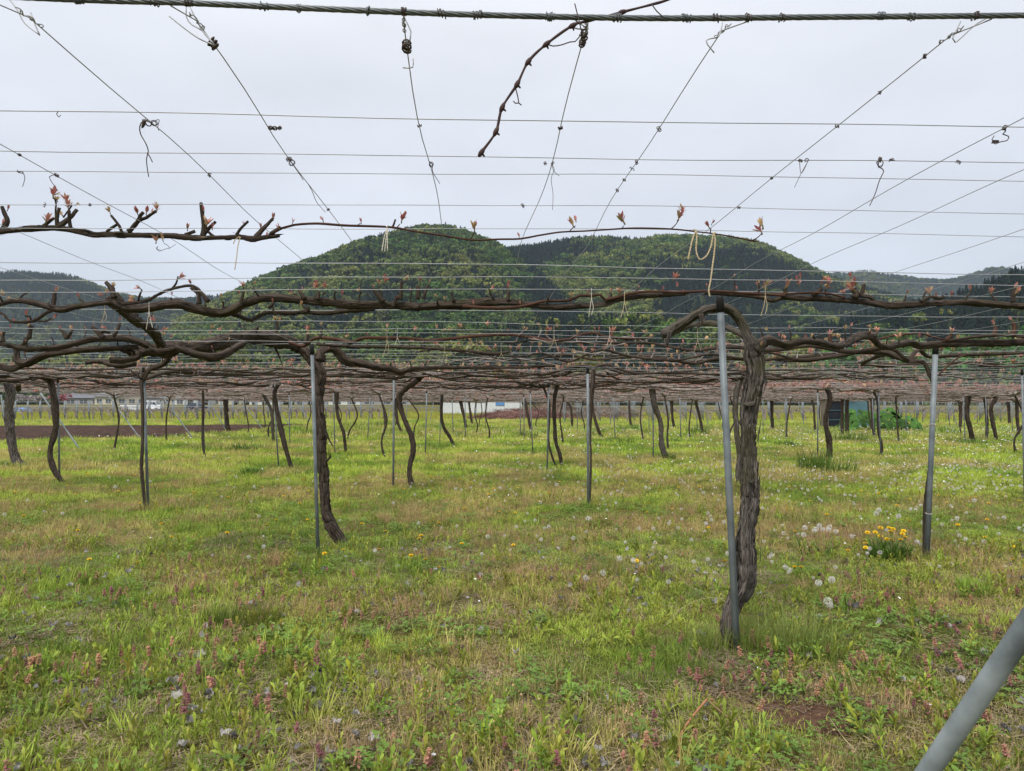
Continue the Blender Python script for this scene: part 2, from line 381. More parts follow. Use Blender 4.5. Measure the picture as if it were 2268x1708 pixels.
M['hillside'] = simple('forest_floor', (.018, .026, .012), (.04, .05, .02), .05, 1, spec=.05)
HILLS = []
def hill(name, label, prof, D, F, back, pw=1.0, rel=.10):
    """prof: (px, py) crest line; D crest distance, F foot distance along each line of sight"""
    prof = np.array(prof, float); npx = 150; px = np.linspace(prof[0, 0], prof[-1, 0], npx); py = np.interp(px, prof[:, 0], prof[:, 1])
    u = np.linspace(0, 1, 46); vv = []
    for a, b in zip(px, py):
        r = ray(a, b); dd = D(a) if callable(D) else D; ff = F(a) if callable(F) else F
        zc = CAM_H + r[2] / (r @ _FW) * dd - 10.5           # crowns stand above the soil
        h = np.array([r[0], r[1]]) / (r @ _FW)
        rowv = []
        for t in u:
            q = ff + (dd + back - ff) * t; tc_ = (dd - ff) / (dd + back - ff)
            if t <= tc_: s = (t / tc_); z = zc * (s ** pw * (1 - .25 * s) / .75 if False else math.sin(s * math.pi / 2) ** pw)
            else: s = (t - tc_) / (1 - tc_); z = zc * (1 - s * s)
            rowv.append((h[0] * q, h[1] * q, z))
        A3 = np.array(rowv); qq = np.hypot(A3[:, 0], A3[:, 1]) / np.hypot(*h); tg = r[2] / (r @ _FW)
        kz = 1.0
        for _ in range(6): kz *= tg / max(1e-4, ((A3[:, 2] * kz + 8.0 * (A3[:, 2] > 1) - CAM_H) / qq).max())
        A3[:, 2] *= max(kz, .02); rowv = A3
        vv.append(rowv)
    vv = np.array(vv); n_ = fbm(vv[..., 0] * .007 + 31, vv[..., 1] * .007, 4) - .5
    w = np.sin(np.clip(u / ((0.5)), 0, 1) * math.pi)[None]
    crest = (np.abs(np.linspace(0, 1, 46) - ((D - F) / (D + back - F))) * 5).clip(0, 1)[None]; vv[..., 2] += rel * n_ * vv[..., 2].max() * 1.6 * w * crest
    vv[..., 2] = np.maximum(vv[..., 2], 0.2)
    i = np.arange(npx - 1)[:, None] * 46; j = np.arange(45)[None]
    f = np.stack([i + j, i + 46 + j, i + 47 + j, i + j + 1], -1).reshape(-1, 4)
    tag(G().add(vv.reshape(-1, 3), f).obj(name, 'hillside'), label, 'hill', kind='structure')
    HILLS.append(vv); return vv
def sample_surface(vv, n, rs, tmax=1.0):
    """uniform points on a hill sheet"""
    a = vv[:-1, :-1]; b = vv[1:, :-1]; c = vv[:-1, 1:]; ar = np.linalg.norm(np.cross(b - a, c - a), axis=-1)
    k = int(tmax * ar.shape[1]); ar = ar.copy(); ar[:, k:] = 0
    p = ar.ravel() / ar.sum(); ix = rs.choice(len(p), n, p=p); i, j = np.unravel_index(ix, ar.shape); s, t = rs.random((2, n, 1))
    return a[i, j] * (1 - s) * (1 - t) + vv[1:, :-1][i, j] * s * (1 - t) + vv[:-1, 1:][i, j] * (1 - s) * t + vv[1:, 1:][i, j] * s * t
def forest(name, label, vv, n, fconif, seed, tmax=1.0, size=1.0, green=1.0):
    rs = np.random.default_rng(seed); P = sample_surface(vv, n, rs, tmax)
    q = fbm(P[:, 0] * .008 + seed, P[:, 1] * .008 + 3, 3) + rs.normal(0, .085, n) + fconif(P) + .045
    con = q > .5
    for lab, sel, ms in (('conifer', con, CF), ('broadleaf', ~con, BL)):
        Q = P[sel]; k = len(Q)
        if not k: continue
        if lab == 'conifer': t = np.array([.014, .034, .027]) * rs.uniform(.6, 1.5, (k, 1)) * np.array([1, 1, 1]) + rs.normal(0, .003, (k, 3))
        else:
            m_ = np.clip(fbm(Q[:, 0] * .02 + 50, Q[:, 1] * .02, 3) * 1.6 - .45 + rs.normal(0, .22, k), 0, 1)[:, None]
            t = (np.array([.06, .12, .024]) * (1 - m_) + np.array([.21, .22, .055]) * m_) * rs.uniform(.6, 1.4, (k, 1)) * green
        sc = rs.uniform(.5, 1.3, k) * size * (1.1 if lab == 'broadleaf' else .9)
        rot = np.stack([rs.normal(0, .04, k), rs.normal(0, .04, k), rs.uniform(0, 6.28, k)], -1)
        scatter(f'{lab}_forest', ms, Q - [0, 0, .3], rot, sc, t, f'{"dark conifer" if lab == "conifer" else "fresh green broadleaf"} wood covering {label}', 'forest')
# left distant hill, right distant hills, main hill in two bodies, right near hill
X_ = lambda L_: [(a * 1.0253, b * 1.0253) for a, b in L_]
h1 = hill('distant_hill', 'bluish wooded hill far off at the left edge', [(-260, 640), (-120, 612), (0, 608), (21, 603), (52, 604), (90, 608), (129, 608), (168, 616), (201, 628), (222, 637), (258, 652), (284, 656), (310, 661), (361, 664), (413, 664), (452, 659), (520, 656), (640, 660)], 1750, 950, 350)
forest('f', 'the far left hill', h1, 12500, lambda P: .09 + 0 * P[:, 0], 21, .75, 1.1, .8)
h2 = hill('distant_hill', 'bluish low hills far off behind the right flank of the main hill', [(1700, 625), (1845, 608), (1879, 606), (1923, 602), (1956, 609), (2003, 613), (2033, 619), (2085, 622), (2111, 621), (2150, 610), (2188, 597), (2214, 594), (2253, 600), (2350, 606), (2500, 590)], 2300, 1400, 300)
forest('f', 'the far right hills', h2, 9000, lambda P: -.02 + 0 * P[:, 0], 22, .75, 1.2, .7)
h3 = hill('main_hill', 'long wooded ridge behind, right half of the main hill', X_([(930, 640), (980, 580), (1040, 548), (1120, 536), (1160, 532), (1200, 523), (1260, 516), (1320, 515), (1380, 520), (1430, 511), (1500, 512), (1560, 515), (1600, 518), (1640, 527), (1680, 545), (1720, 562), (1760, 585), (1800, 604), (1860, 622), (1930, 640), (2020, 665), (2130, 690)]), 1250, 560, 220)
forest('f', 'the right half of the main hill', h3, 27000, lambda P: .0 + .08 * np.sin(P[:, 0] * .012 + 1.0) * np.sin(P[:, 1] * .008), 23, .85)
h4 = hill('main_hill', 'rounded wooded hilltop, left half of the main hill', X_([(380, 700), (440, 668), (520, 628), (560, 606), (600, 591), (650, 571), (700, 556), (760, 531), (830, 511), (880, 498), (920, 491), (960, 491), (1000, 501), (1040, 515), (1090, 540), (1150, 580), (1230, 635), (1330, 690), (1400, 730)]), 950, 480, 180)
forest('f', 'the left half of the main hill', h4, 19000, lambda P: -.06 + .22 * np.clip((P[:, 0] + P[:, 1] * .20 - 110) / 100, -.3, 1) * np.clip(P[:, 2] / 170, 0, 1), 24, .9)
h5 = hill('wooded_spur', 'dark wooded spur at the right edge, nearer than the main hill', [(1500, 850), (1640, 790), (1760, 745), (1880, 705), (1980, 680), (2060, 665), (2137, 645), (2175, 630), (2214, 617), (2253, 601), (2320, 590), (2450, 575), (2600, 560)], 480, 330, 120, 1.0, .05)
forest('f', 'the spur at the right edge', h5, 4200, lambda P: .08 + .5 * np.clip((P[:, 2] - 22) / 30, -.6, .4), 25, .9, .85)
h6 = hill('wooded_bank', 'low dark wooded bank along the foot of the hills', [(-300, 800), (0, 800), (300, 785), (500, 760), (640, 745), (800, 735), (950, 725), (1100, 720), (1300, 700), (1450, 700), (1600, 730), (1750, 770), (1900, 790)], 400, 310, 110, 1.0, .05)
forest('f', 'the bank at the foot of the hills', h6, 4800, lambda P: .12 + 0 * P[:, 0], 26, .9, .8)
# right-hand rows of paler trees and single trees one can tell apart
TV = []
for k in range(4):
    rs = np.random.default_rng(60 + k); g, C = broadleaf(rs, 1500, .42, 4.2, 9.0); TV.append((g.mesh('crown', 'treev', False), None))
def trunk_mesh():
    g = G(); tube(g, [[0, 0, -.5], [.1, 0, 2], [0, .1, 5]], [.35, .25, .12], 8, .1)
    for a in range(5): tube(g, [[.05, 0, 2.5 + .3 * a], [1.4 * math.cos(a * 1.3), 1.4 * math.sin(a * 1.3), 4.5 + .3 * a]], [.12, .04], 5)
    return g.mesh('trunk', 'bark')
TRK = trunk_mesh()
def crown_variant(me, c):
    m2 = me.copy(); n = len(m2.vertices); a = np.ones((n, 4), np.float32)
    j = np.repeat(np.random.default_rng(int(c[0] * 1e4)).uniform(.75, 1.25, n // 4 + 1), 4)[:n]; a[:, :3] = np.array(c)[None] * j[:, None]
    m2.attributes['col'].data.foreach_set('color', a.ravel()); return m2
def single_tree(px, py_top, d, w, c, label, kind=0, group=None):
    p = pt(px, 914, d); z0 = float(gz(p[0], p[1])); top = pt(px, py_top, d)[2]; s = (top - z0) / 11.0
    e_ = empty('tree', (p[0], p[1], z0), label, 'tree', group)
    sw = px2m(w, d) / 9.5
    child('crown', crown_variant(TV[kind][0], c), e_, (p[0], p[1], z0), (0, 0, px), (sw, sw, s)); child('trunk', TRK, e_, (p[0], p[1], z0), (0, 0, px), (s, s, s))
single_tree(1292, 760, 175, 88, (.15, .17, .03), 'rounded yellow-green tree standing alone above the canopy near the centre', 0)
single_tree(1420, 815, 170, 120, (.09, .14, .02), 'low green tree above the canopy right of the rounded yellow one', 1)
single_tree(1768, 722, 180, 72, (.17, .19, .05), 'pale yellow-green tree right of the thick near trunk', 2)
for k, (a, b, w) in enumerate([(1905, 738, 90), (1960, 700, 95), (2020, 705, 100), (2085, 712, 95), (2140, 708, 100), (2205, 715, 100), (2262, 700, 95), (1850, 735, 80), (2330, 705, 100)]):
    single_tree(a, b, 205 + 6 * (k % 3), w, (.065 + .018 * (k % 3), .15 + .015 * (k % 4), .04), 'mid green broadleaf tree in the row at the foot of the right spur', k % 4, 'row of green trees at the foot of the right spur')
for k, (a, b, w, c) in enumerate([(455, 712, 70, (.13, .15, .04)), (520, 735, 80, (.10, .13, .03)), (420, 735, 60, (.06, .10, .02)), (1010, 740, 80, (.03, .055, .02)), (700, 745, 70, (.11, .13, .04))]):
    single_tree(a, b, 215, w, c, ['pale green tree below the left end of the main hill', 'second pale green tree below the left end of the main hill, further right', 'darker green tree left of the pale ones below the main hill', 'dark tree low in front of the centre of the main hill', 'olive tree low in front of the left half of the main hill'][k], k % 4)
# ================================================================== THE TRELLIS: cable, wires, posts, struts
YC = float(at_z(1134, 33, 1.755)[1])
cab = [at_y(a, b, YC) for a, b in [(-500, -32), (-200, -18), (192, 0), (378, 5), (584, 14), (760, 21.5), (1000, 31), (1275, 38), (1520, 40.5), (1852, 37.5), (2268, 34), (2700, 26), (3100, 18)]]
cab = np.array(cab)
cp, _ = spline(cab, np.ones(len(cab)), .012)
cable = empty('support_cable', tuple(cp[len(cp) // 2]), 'thick twisted steel cable running along the top edge of the trellis', 'cable')
Lc = np.concatenate([[0], np.cumsum(np.linalg.norm(np.diff(cp, axis=0), axis=1))])
for k in range(6):
    a = Lc / .11 * 2 * np.pi + k * math.pi / 3
    tube(g := G(), cp + .0026 * np.stack([0 * a, np.cos(a), np.sin(a)], -1), .0019, 6); g.obj('strand', 'cable', cable)
ends = G(); 
for s0, x1 in ((cp[0], -14.5), (cp[-1], 24.0)):
    q = np.linspace(0, 1, 30)[:, None]; tube(ends, s0 * (1 - q) + np.array([x1, YC, 1.74]) * q, .0048, 6)
ends.obj('cable_run', 'cable', cable)

def coil(g, c, axis, r, turns, length, wr, rs, n=8):
    """messy wrap of thin wire or tendril around an axis"""
    t = np.linspace(0, 1, int(turns * 9)); ax = np.asarray(axis, float); ax /= np.linalg.norm(ax); u = np.cross(ax, [0, .3, 1]); u /= np.linalg.norm(u); w = np.cross(ax, u)
    a = t * turns * 2 * np.pi + rs.uniform(0, 6); rr = r * (1 + .25 * np.sin(t * 21 + rs.uniform(0, 6)))
    P = np.asarray(c) + ax * ((t - .5) * length + .1 * length * np.sin(t * 17))[:, None] + u * (rr * np.cos(a))[:, None] + w * (rr * np.sin(a))[:, None]
    tube(g, P, wr, 5)
rs = np.random.default_rng(77)
for px in (204, 330, 408, 585, 638, 850, 878, 972, 1034, 1048, 1190, 1240, 1368, 1400, 1482, 1610, 1656, 1726, 1932, 2026, 2190):
    i = np.argmin(np.abs([(( (p - C0) @ _R)[0] / -((p - C0) @ _R)[2] * FPX + 512) / NS - px for p in cp[::4]])) * 4
    g = G(); coil(g, cp[i], cp[min(i + 1, len(cp) - 1)] - cp[i - 1], .0052, rs.uniform(2, 3.6), rs.uniform(.005, .016), .0009, rs)
    g.obj('wire_wrap', 'cable' if rs.random() < .45 else 'tendril', cable)
    if px in (1034, 1656, 408): coil(g := G(), cp[i] + [0, 0, -.003], (0, .3, 1), .008, 3, .018, .0011, rs); g.obj('wire_wrap', 'tendril', cable)

WIRES = []
def pix(P):
    q = (np.asarray(P) - C0) @ _R; return np.stack([(q[:, 0] / -q[:, 2] * FPX + 512) / NS, (-q[:, 1] / -q[:, 2] * FPX + 385.5) / NS], -1)
def snap(px, py):
    best = None
    for W_ in WIRES:
        t = np.linspace(0, 1, 6)[None, :, None]; D_ = (W_[:-1, None] * (1 - t) + W_[1:, None] * t).reshape(-1, 3); u = pix(D_); h = np.hypot(u[:, 0] - px, u[:, 1] - py); i = h.argmin()
        if best is None or h[i] < best[0]: best = (h[i], D_[i])
    return best[1]
ORD = ['first', 'second', 'third', 'fourth', 'fifth', 'sixth', 'seventh', 'eighth', 'ninth', 'tenth', 'eleventh', 'twelfth']
tw_py = [279, 361, 400, 469, 519, 595.5, 627, 652, 690, 718, 731, 744, 755.5, 768]
TWY = [float(at_z(1134, y, 1.755)[1]) for y in tw_py]
y = TWY[-1] + .38
while y < 46: TWY.append(y); y += rng.uniform(.3, .52) if y < 20 else rng.uniform(.45, .7)
XL, XR = -14.3, 24.0
xs1 = np.concatenate([np.arange(XL, -5, .9), np.arange(-5, 5, .12), np.arange(5, XR, .9)])
for k, y in enumerate(TWY):
    xs = xs1 if y < 9 else np.arange(XL, XR, .8)
    ph = rng.uniform(0, 6, 4); am = .004 if y < 4 else .009
    z = canopy(xs, y) + am * (np.sin(xs * 1.9 + ph[0]) * .6 + np.sin(xs * 5.1 + ph[1]) * .3 + np.sin(xs * 9 + ph[2]) * .15) + (.012 * np.sin(xs * .6 + ph[3]) if k > 4 else 0)
    wp = np.stack([xs, y + .006 * np.sin(xs * 2.3 + ph[2]), z], -1)
    if k < 6: WIRES.append(wp[(xs > -3.5) & (xs < 3.5)])
    g = tube(G(), wp, (.00105 if y < 2.5 else .0016) if y < 9 else .0022, 5 if y < 9 else 4)
    o = g.obj('cross_wire', 'wire'); o['group'] = 'wires crossing the trellis from side to side'; o['category'] = 'wire'
    if k < 5: o['label'] = f'thin trellis wire crossing the sky, {ORD[k]} below the thick cable'
    elif k < 12: o['label'] = f'thin trellis wire crossing in front of the hills, {ORD[k]} below the thick cable'
    else: o['label'] = 'thin cross wire in the closely packed far part of the trellis'
LWX = []
for a, b in [(52, 519), (118, 388), (316, 265), (593, 276), (935, 279), (1238, 284), (1467, 289), (1858, 292), (2247, 294), (1974, 519), (2258, 519)]:
    LWX.append(float(at_z(a, b, 1.755)[0]))
lw_name = ['thin trellis wire running back from the left edge, below the rightward one', 'thin trellis wire running back from the left edge of the sky', 'thin wire running back from the top left corner of the sky',
           'thin wire running back from the cable, second from the top left corner', 'near vertical thin wire ending at the rounded hilltop', 'thin wire running back from the cable beside the drooping dark cane',
           'thin wire running back from the cable, leaning left, right of the drooping cane', 'thin wire running back from the right end of the cable', 'thin wire running back from the right edge, upper one with curled tendril',
           'thin wire running back from the right edge, second from the top', 'thin wire running back from the right edge, third from the top']
order = sorted(range(len(LWX)), key=lambda i: LWX[i]); x0, x1 = min(LWX), max(LWX)
allx = [(x, lw_name[i]) for i, x in enumerate(LWX)]
x = x0 - .4
while x > XL: allx.append((x, None)); x -= rng.uniform(.3, .48)
x = x1 + .38
while x < XR: allx.append((x, None)); x += rng.uniform(.3, .48)
def lwire_end(x):
    """each lengthwise wire is tied to the cable"""
    i = np.argmin(np.abs(cp[:, 0] - x)); return cp[i] if abs(cp[i, 0] - x) < .05 else np.array([x, YC, 1.745])
for x, lab in allx:
    ph = rng.uniform(0, 6, 4); e0 = lwire_end(x + rng.uniform(-.03, .03))
    ys = np.concatenate([np.arange(YC + .05, 6, .11), np.arange(6, 46, .9)]); fade = np.clip((ys - YC) / .5, 0, 1)
    z = canopy(x, ys) - .004 + .005 * fade * (np.sin(ys * 3.1 + ph[0]) * .5 + np.sin(ys * 7.3 + ph[1]) * .35)
    xw = x + .009 * fade * (np.sin(ys * 2.2 + ph[2]) + .6 * np.sin(ys * 5.7 + ph[3]))
    P = np.vstack([e0 - [0, 0, .005], np.stack([xw, ys, z], -1)])
    if lab: WIRES.append(P[:26])
    o = tube(G(), P, .001, 5).obj('lengthwise_wire', 'wire'); o['category'] = 'wire'; o['group'] = 'wires running back from the cable'
    o['label'] = lab or ('thin wire running back low on the left side of the trellis' if x < 0 else 'thin wire running back low on the right side of the trellis')
    if lab:                                                        # twisted tie just below the cable
        coil(g := G(), P[1], P[2] - P[0], .0022, 5, .05, .0009, rs); g.obj('tied_end', 'wire', o)
# dried tendrils and dead twig ends caught on the wires
def tendril(pxs, d, r, label, rs, curls=()):
    S0 = snap(*pxs[0]); d = depth_of(S0); P = np.array([pt(a, b, d + c) for (a, b), c in zip(pxs, rs.normal(0, .006, len(pxs)))]); sh_ = S0 - P[0]; P = P + sh_; g = G(); tube(g, *spline(P, np.linspace(r, r * .7, len(P)), .006), n=5)
    for (a, b, cr, tn) in curls: coil(g, pt(a, b, d) + sh_, rs.normal(size=3), cr, tn, .006, r * .7, rs)
    return tag(g.obj('dried_tendril', 'tendril'), label, 'tendril', 'dried tendrils on the wires')
rs = np.random.default_rng(8)
D1, D2, D3, D4 = (TWY[0] * 1.0, TWY[1], TWY[2], TWY[3])
tendril([(330, 266), (312, 262), (304, 275), (306, 292), (318, 314), (323, 330), (319, 346), (321, 370), (324, 387)], D1 - .08, .0013, 'long dead tendril dangling below the first wire at the left', rs, [(312, 268, .008, 3), (322, 266, .006, 3), (336, 267, .005, 2)])
tendril([(318, 312), (325, 322), (330, 333)], D1 - .08, .0014, 'short dead twig end beside the long dangling tendril', rs)
tendril([(318, 286), (325, 282), (335, 280), (332, 295), (334, 304)], D1 - .08, .0009, 'curled tendril right of the long dangling one', rs)
tendril([(600, 278), (612, 280), (622, 277), (628, 280)], D1, .0012, 'dark knotted tendril remains on the first wire left of centre', rs, [(605, 278, .004, 3), (615, 279, .004, 3), (624, 279, .004, 3)])
tendril([(138, 260), (134, 266), (139, 273), (143, 268)], D1 - .1, .0009, 'tiny hook of tendril under the first wire at far left', rs)
tendril([(46, 386), (55, 388), (61, 400), (56, 420)], D3 - .1, .001, 'bent tendril under the third wire at far left', rs, [(50, 388, .006, 2)])
tendril([(118, 388), (106, 392), (112, 405), (125, 424)], D3 - .1, .001, 'bent tendril hanging where two wires cross at far left', rs, [(122, 389, .005, 4)])
tendril([(640, 350), (648, 362), (655, 372), (664, 385), (672, 398)], D2 + .04, .0013, 'dark tendrils wound along a wire left of centre', rs, [(642, 352, .006, 3), (647, 360, .006, 2)])
tendril([(688, 400), (698, 418), (708, 442), (727, 464)], D3 + .1, .001, 'dead tendril running beside a wire left of centre', rs)
tendril([(950, 355), (957, 362), (958, 378), (968, 395), (974, 405)], D2, .001, 'tendril hanging below the second wire near the centre', rs, [(954, 362, .005, 3)])
tendril([(1234, 365), (1240, 376), (1233, 396), (1237, 430), (1236, 465)], D2, .0008, 'long thin tendril hanging straight down below the second wire', rs, [(1236, 362, .004, 4)])
tendril([(1210, 365), (1214, 378), (1222, 386), (1227, 390)], D2, .0008, 'short wavy tendril left of the long straight one', rs, [(1196, 362, .003, 4)])
tendril([(1768, 362), (1772, 391), (1786, 366), (1772, 391), (1757, 422)], D2 + .05, .0008, 'forked tendril hanging at a wire crossing on the right', rs, [(1770, 363, .005, 4), (1784, 362, .004, 2)])
tendril([(1942, 366), (1940, 378), (1950, 385), (1952, 390), (1942, 412), (1933, 440), (1921, 466)], D2 + .1, .0014, 'dead twig hanging from a curl on the second wire at the right', rs, [(1944, 372, .008, 2), (1944, 364, .005, 4), (1970, 364, .005, 2)])
tendril([(2235, 302), (2236, 312), (2230, 318), (2243, 323), (2240, 332), (2226, 335), (2212, 340), (2206, 330), (2211, 322)], D1 + .08, .0013, 'looping curled tendril at the right edge of the sky', rs, [(2234, 304, .005, 3), (2212, 335, .006, 3)])
tendril([(1690, 92), (1685, 110), (1580, 92)], D1, .0001, 'hair thin stub of tendril below the cable', rs) if False else None
for k, (a, b, d) in enumerate([(938, 279, D1), (1240, 284, D1), (1255, 285, D1), (1467, 290, D1), (1858, 291, D1), (1163, 427, D3), (1414, 362, D2), (1408, 376, D2 + .05), (1391, 405, D3), (1377, 428, D3 + .15), (1718, 405, D3), (1644, 468, D4), (2114, 365, D2 + .1), (38, 341, D2), (464, 394, D3), (724, 469, D4), (2065, 140, D1 - .2), (1960, 213, D1 - .12), (207, 460, D4), (100, 460, D4)]):
    g = G(); coil(g, snap(a, b), rs.normal(size=3) + [1, 0, 0], rs.uniform(.002, .0035), rs.uniform(2, 4), rs.uniform(.006, .014), .0009, rs)
    tag(g.obj('tendril_knot', 'tendril'), 'small dark knot of dried tendril on a wire against the sky', 'tendril', 'small tendril knots on the wires')

# drooping dead cane over the cable
P = np.array([pt(a, b, d) for a, b, d in [(1640, -62, .98), (1560, -32, 1.0), (1478, 0, 1.02), (1444, 10, 1.02), (1378, 27, 1.02), (1310, 45, 1.01), (1268, 57, 1.0), (1210, 98, 1.0), (1170, 137, 1.0), (1145, 187, 1.0), (1112, 239, 1.0), (1098, 292, 1.0), (1066, 338, 1.0)]])
dc = empty('drooping_cane', tuple(P[4]), 'dark bare vine cane drooping over the thick cable against the sky', 'cane')
g = G(); sp, sr = spline(P, [.0019] * 13, .004); tube(g, sp, sr * (1 + .12 * np.sin(np.arange(len(sp)) * .5)), 7); g.obj('stem', 'cane_dark', dc)
for k in (4, 6, 7, 8, 9, 10, 11, 12):
    g = G(); q = P[k]; t = (P[min(k + 1, 12)] - P[k - 1]); t /= np.linalg.norm(t); tube(g, [q - t * .008, q - t * .003, q + t * .002, q + t * .007], [.0018, .0034, .0037, .0018], 7); n_ = np.cross(t, [0, 1, 0]); tube(g, [q, q + n_ * .007 + t * .002], [.0024, .001], 5); g.obj('node', 'cane_dark', dc)
for pxs in ([(1210, 98), (1225, 102), (1245, 99), (1262, 93), (1274, 92), (1283, 82), (1284, 76)], [(1142, 196), (1147, 215), (1149, 228), (1155, 233)], [(1149, 228), (1142, 229), (1137, 224)], [(1444, 10), (1455, 25), (1468, 37)], [(1262, 58), (1280, 64), (1298, 65), (1300, 58), (1292, 60)], [(1288, 75), (1296, 62), (1303, 52)], [(1290, 78), (1281, 40), (1273, 8)]):
    g = G(); tube(g, *spline([pt(a, b, 1.0) for a, b in pxs], [.0009] * len(pxs), .006), n=5); g.obj('tendril', 'tendril', dc)
for a, b in ((1284, 98), (1290, 80)):
    g = G(); coil(g, snap(a, b), (0, .4, 1), .0045, 4, .014, .0014, rs); tag(g.obj('tendril_knot', 'tendril'), f'dark tendril knot on the wire by the drooping cane, {"lower" if b > 90 else "upper"} of the two', 'tendril', 'knots by the drooping cane')
for a, b in ((909, 98),): 
    g = G(); coil(g, snap(a, b), (0, .4, 1), .006, 5, .016, .0015, rs); tag(g.obj('tendril_knot', 'tendril'), 'dark tendril knot below the cable left of centre', 'tendril')
g = G(); coil(g, snap(474, 100), (1, .4, -1), .006, 5, .012, .0015, rs); tag(g.obj('tendril_knot', 'tendril'), 'dark tendril knot below the cable at upper left', 'tendril')
for pxs, d, lab in [([(474, 100), (440, 85), (405, 60), (375, 36)], 1.03, 'stiff loose wire tail sticking out from the knot at upper left'), ([(413, 12), (413, 38), (425, 55), (448, 68), (474, 98)], 1.03, 'loop of wire from cable to knot at upper left'), ([(420, 14), (448, 68), (474, 98)], 1.03, 'straight wire from cable to the knot at upper left'),
                    ([(2128, 47), (2110, 85), (2116, 94), (2135, 78), (2160, 55), (2190, 38)], 1.1, 'hooked wire end below the cable at upper right'), ([(1600, 50), (1592, 80), (1564, 90), (1582, 117)], 1.06, 'bent wire end below the cable right of the drooping cane'),
                    ([(892, 32), (905, 58), (910, 70), (907, 95)], 1.04, 'wire loop joining the cable to the knot left of centre'), ([(68, 28), (76, 50), (88, 78)], 1.06, 'short stiff wire tail at the top left corner'), ([(18, -6), (40, 25), (55, 52), (88, 78)], 1.06, 'twisted wire pair at the top left corner'), ([(892, 150), (914, 149), (915, 130)], 1.08, 'small sideways wire tail below the knot left of centre')]:
    g = G(); tube(g, *spline([pt(a, b, d) for a, b in pxs], [.001] * len(pxs), .006), n=5); tag(g.obj('wire_tail', 'wire'), lab, 'wire')

# posts: (top px, base px, base py, radius)
POSTS = [(0, 19, 995, .02), (126, 132, 1066, .016), (316, 328, 1124, .017), (448, 453, 1017, .017), (494, 499, 958, .02), (604, 617, 1034, .016), (689, 704.5, 1222, .0155), (738, 742, 1008, .015), (820, 814, 978, .017), (872, 871, 1078, .0165),
         (945, 942, 1011, .016), (976, 974, 990, .014), (1001, 1004, 962, .02), (1152, 1153, 965, .02), (1160, 1161, 979, .018), (1174, 1180, 1006, .016), (1215, 1212, 1042, .0165), (1302, 1303, 1124, .0165), (1278, 1279, 957, .018), (1358, 1363, 978, .018), (1447, 1447, 1019, .016),
         (1506, 1508, 977, .019), (1541, 1545, 958, .018), (1607, 1609, 1088, .0165), (1597, 1632, 1442, .0175), (1741, 1741, 980, .019), (1812, 1811, 1009, .018), (1866, 1866, 966, .022), (1933, 1936, 971, .02), (1946, 1951, 1011, .018), (2006, 2008, 964, .02), (2076, 2053, 1236, .0205),
         (2134, 2138, 985, .017), (2184, 2187, 980, .017), (2266, 2270, 1110, .013), (1076, 1075, 953, .017), (1436, 1438, 959, .017), (2100, 2104, 950, .018), (1690, 1690, 968, .017), (2240, 2243, 962, .018), (640, 642, 990, .016), (900, 900, 962, .016), (1030, 1031, 975, .015)]
plab = {2: 'slim grey post with a thin vine beside it, left part of the vineyard', 6: 'slim grey post just left of the twisted trunk in the left half', 24: 'near leaning grey post with black cap in front of the thick trunk', 31: 'sturdy grey post with black cap beside the yellow dandelions', 17: 'lone upright grey post standing right of the centre',
        9: 'grey post left of the S-shaped trunk left of centre', 3: 'slim post with dark thin vine, between the left struts', 1: 'slim post crossing the foot of a leaning dark trunk at left', 0: 'grey post leaning beside the thick trunk at the left edge', 34: 'grey post cut by the right edge of the picture', 23: 'grey post behind the near leaning post', 16: 'grey post beside the two crossing trunks near the centre'}
def post(i, a, b, c, r):
    B0 = ground_at(b, c); d = depth_of(B0); zt = float(canopy(B0[0], B0[1])) + .012
    T = pt(a, 914, d); T = np.array([T[0], T[1], zt]); T[:2] = B0[:2] + (T[:2] - B0[:2]) * 1.0
    e_ = empty('post', tuple(B0), plab.get(i, 'slim grey steel post among the far rows under the trellis'), 'post', None if i in plab else 'steel posts in the far rows')
    g = G(); ax = T - B0; tube(g, [B0 - ax * .1, B0 + ax * .5, T], r, 12 if d < 12 else 8); g.obj('pole', 'galv' if d < 8 else 'galv_dull', e_)
    cg = G(); tube(cg, [T - ax * .05, T - ax * .01, T + ax * .002], r * 1.14, 12); cg.obj('cap', 'cap', e_)
    if i in (24, 31):                                                     # seam along the pipe
        g = G(); off = np.array([.006, -r * .97, 0]); tube(g, [B0 + off, T - ax * .055 + off], .0022, 5); g.obj('seam', 'galv', e_)
    if i == 31:
        for z_ in (.62, .36):
            g = G(); coil(g, B0 + ax * z_, ax, r * 1.1, 2.2, .008, .002, rs); g.obj('twine_tie', 'twine_white', e_)
    return B0
for i, q in enumerate(POSTS): post(i, *q)
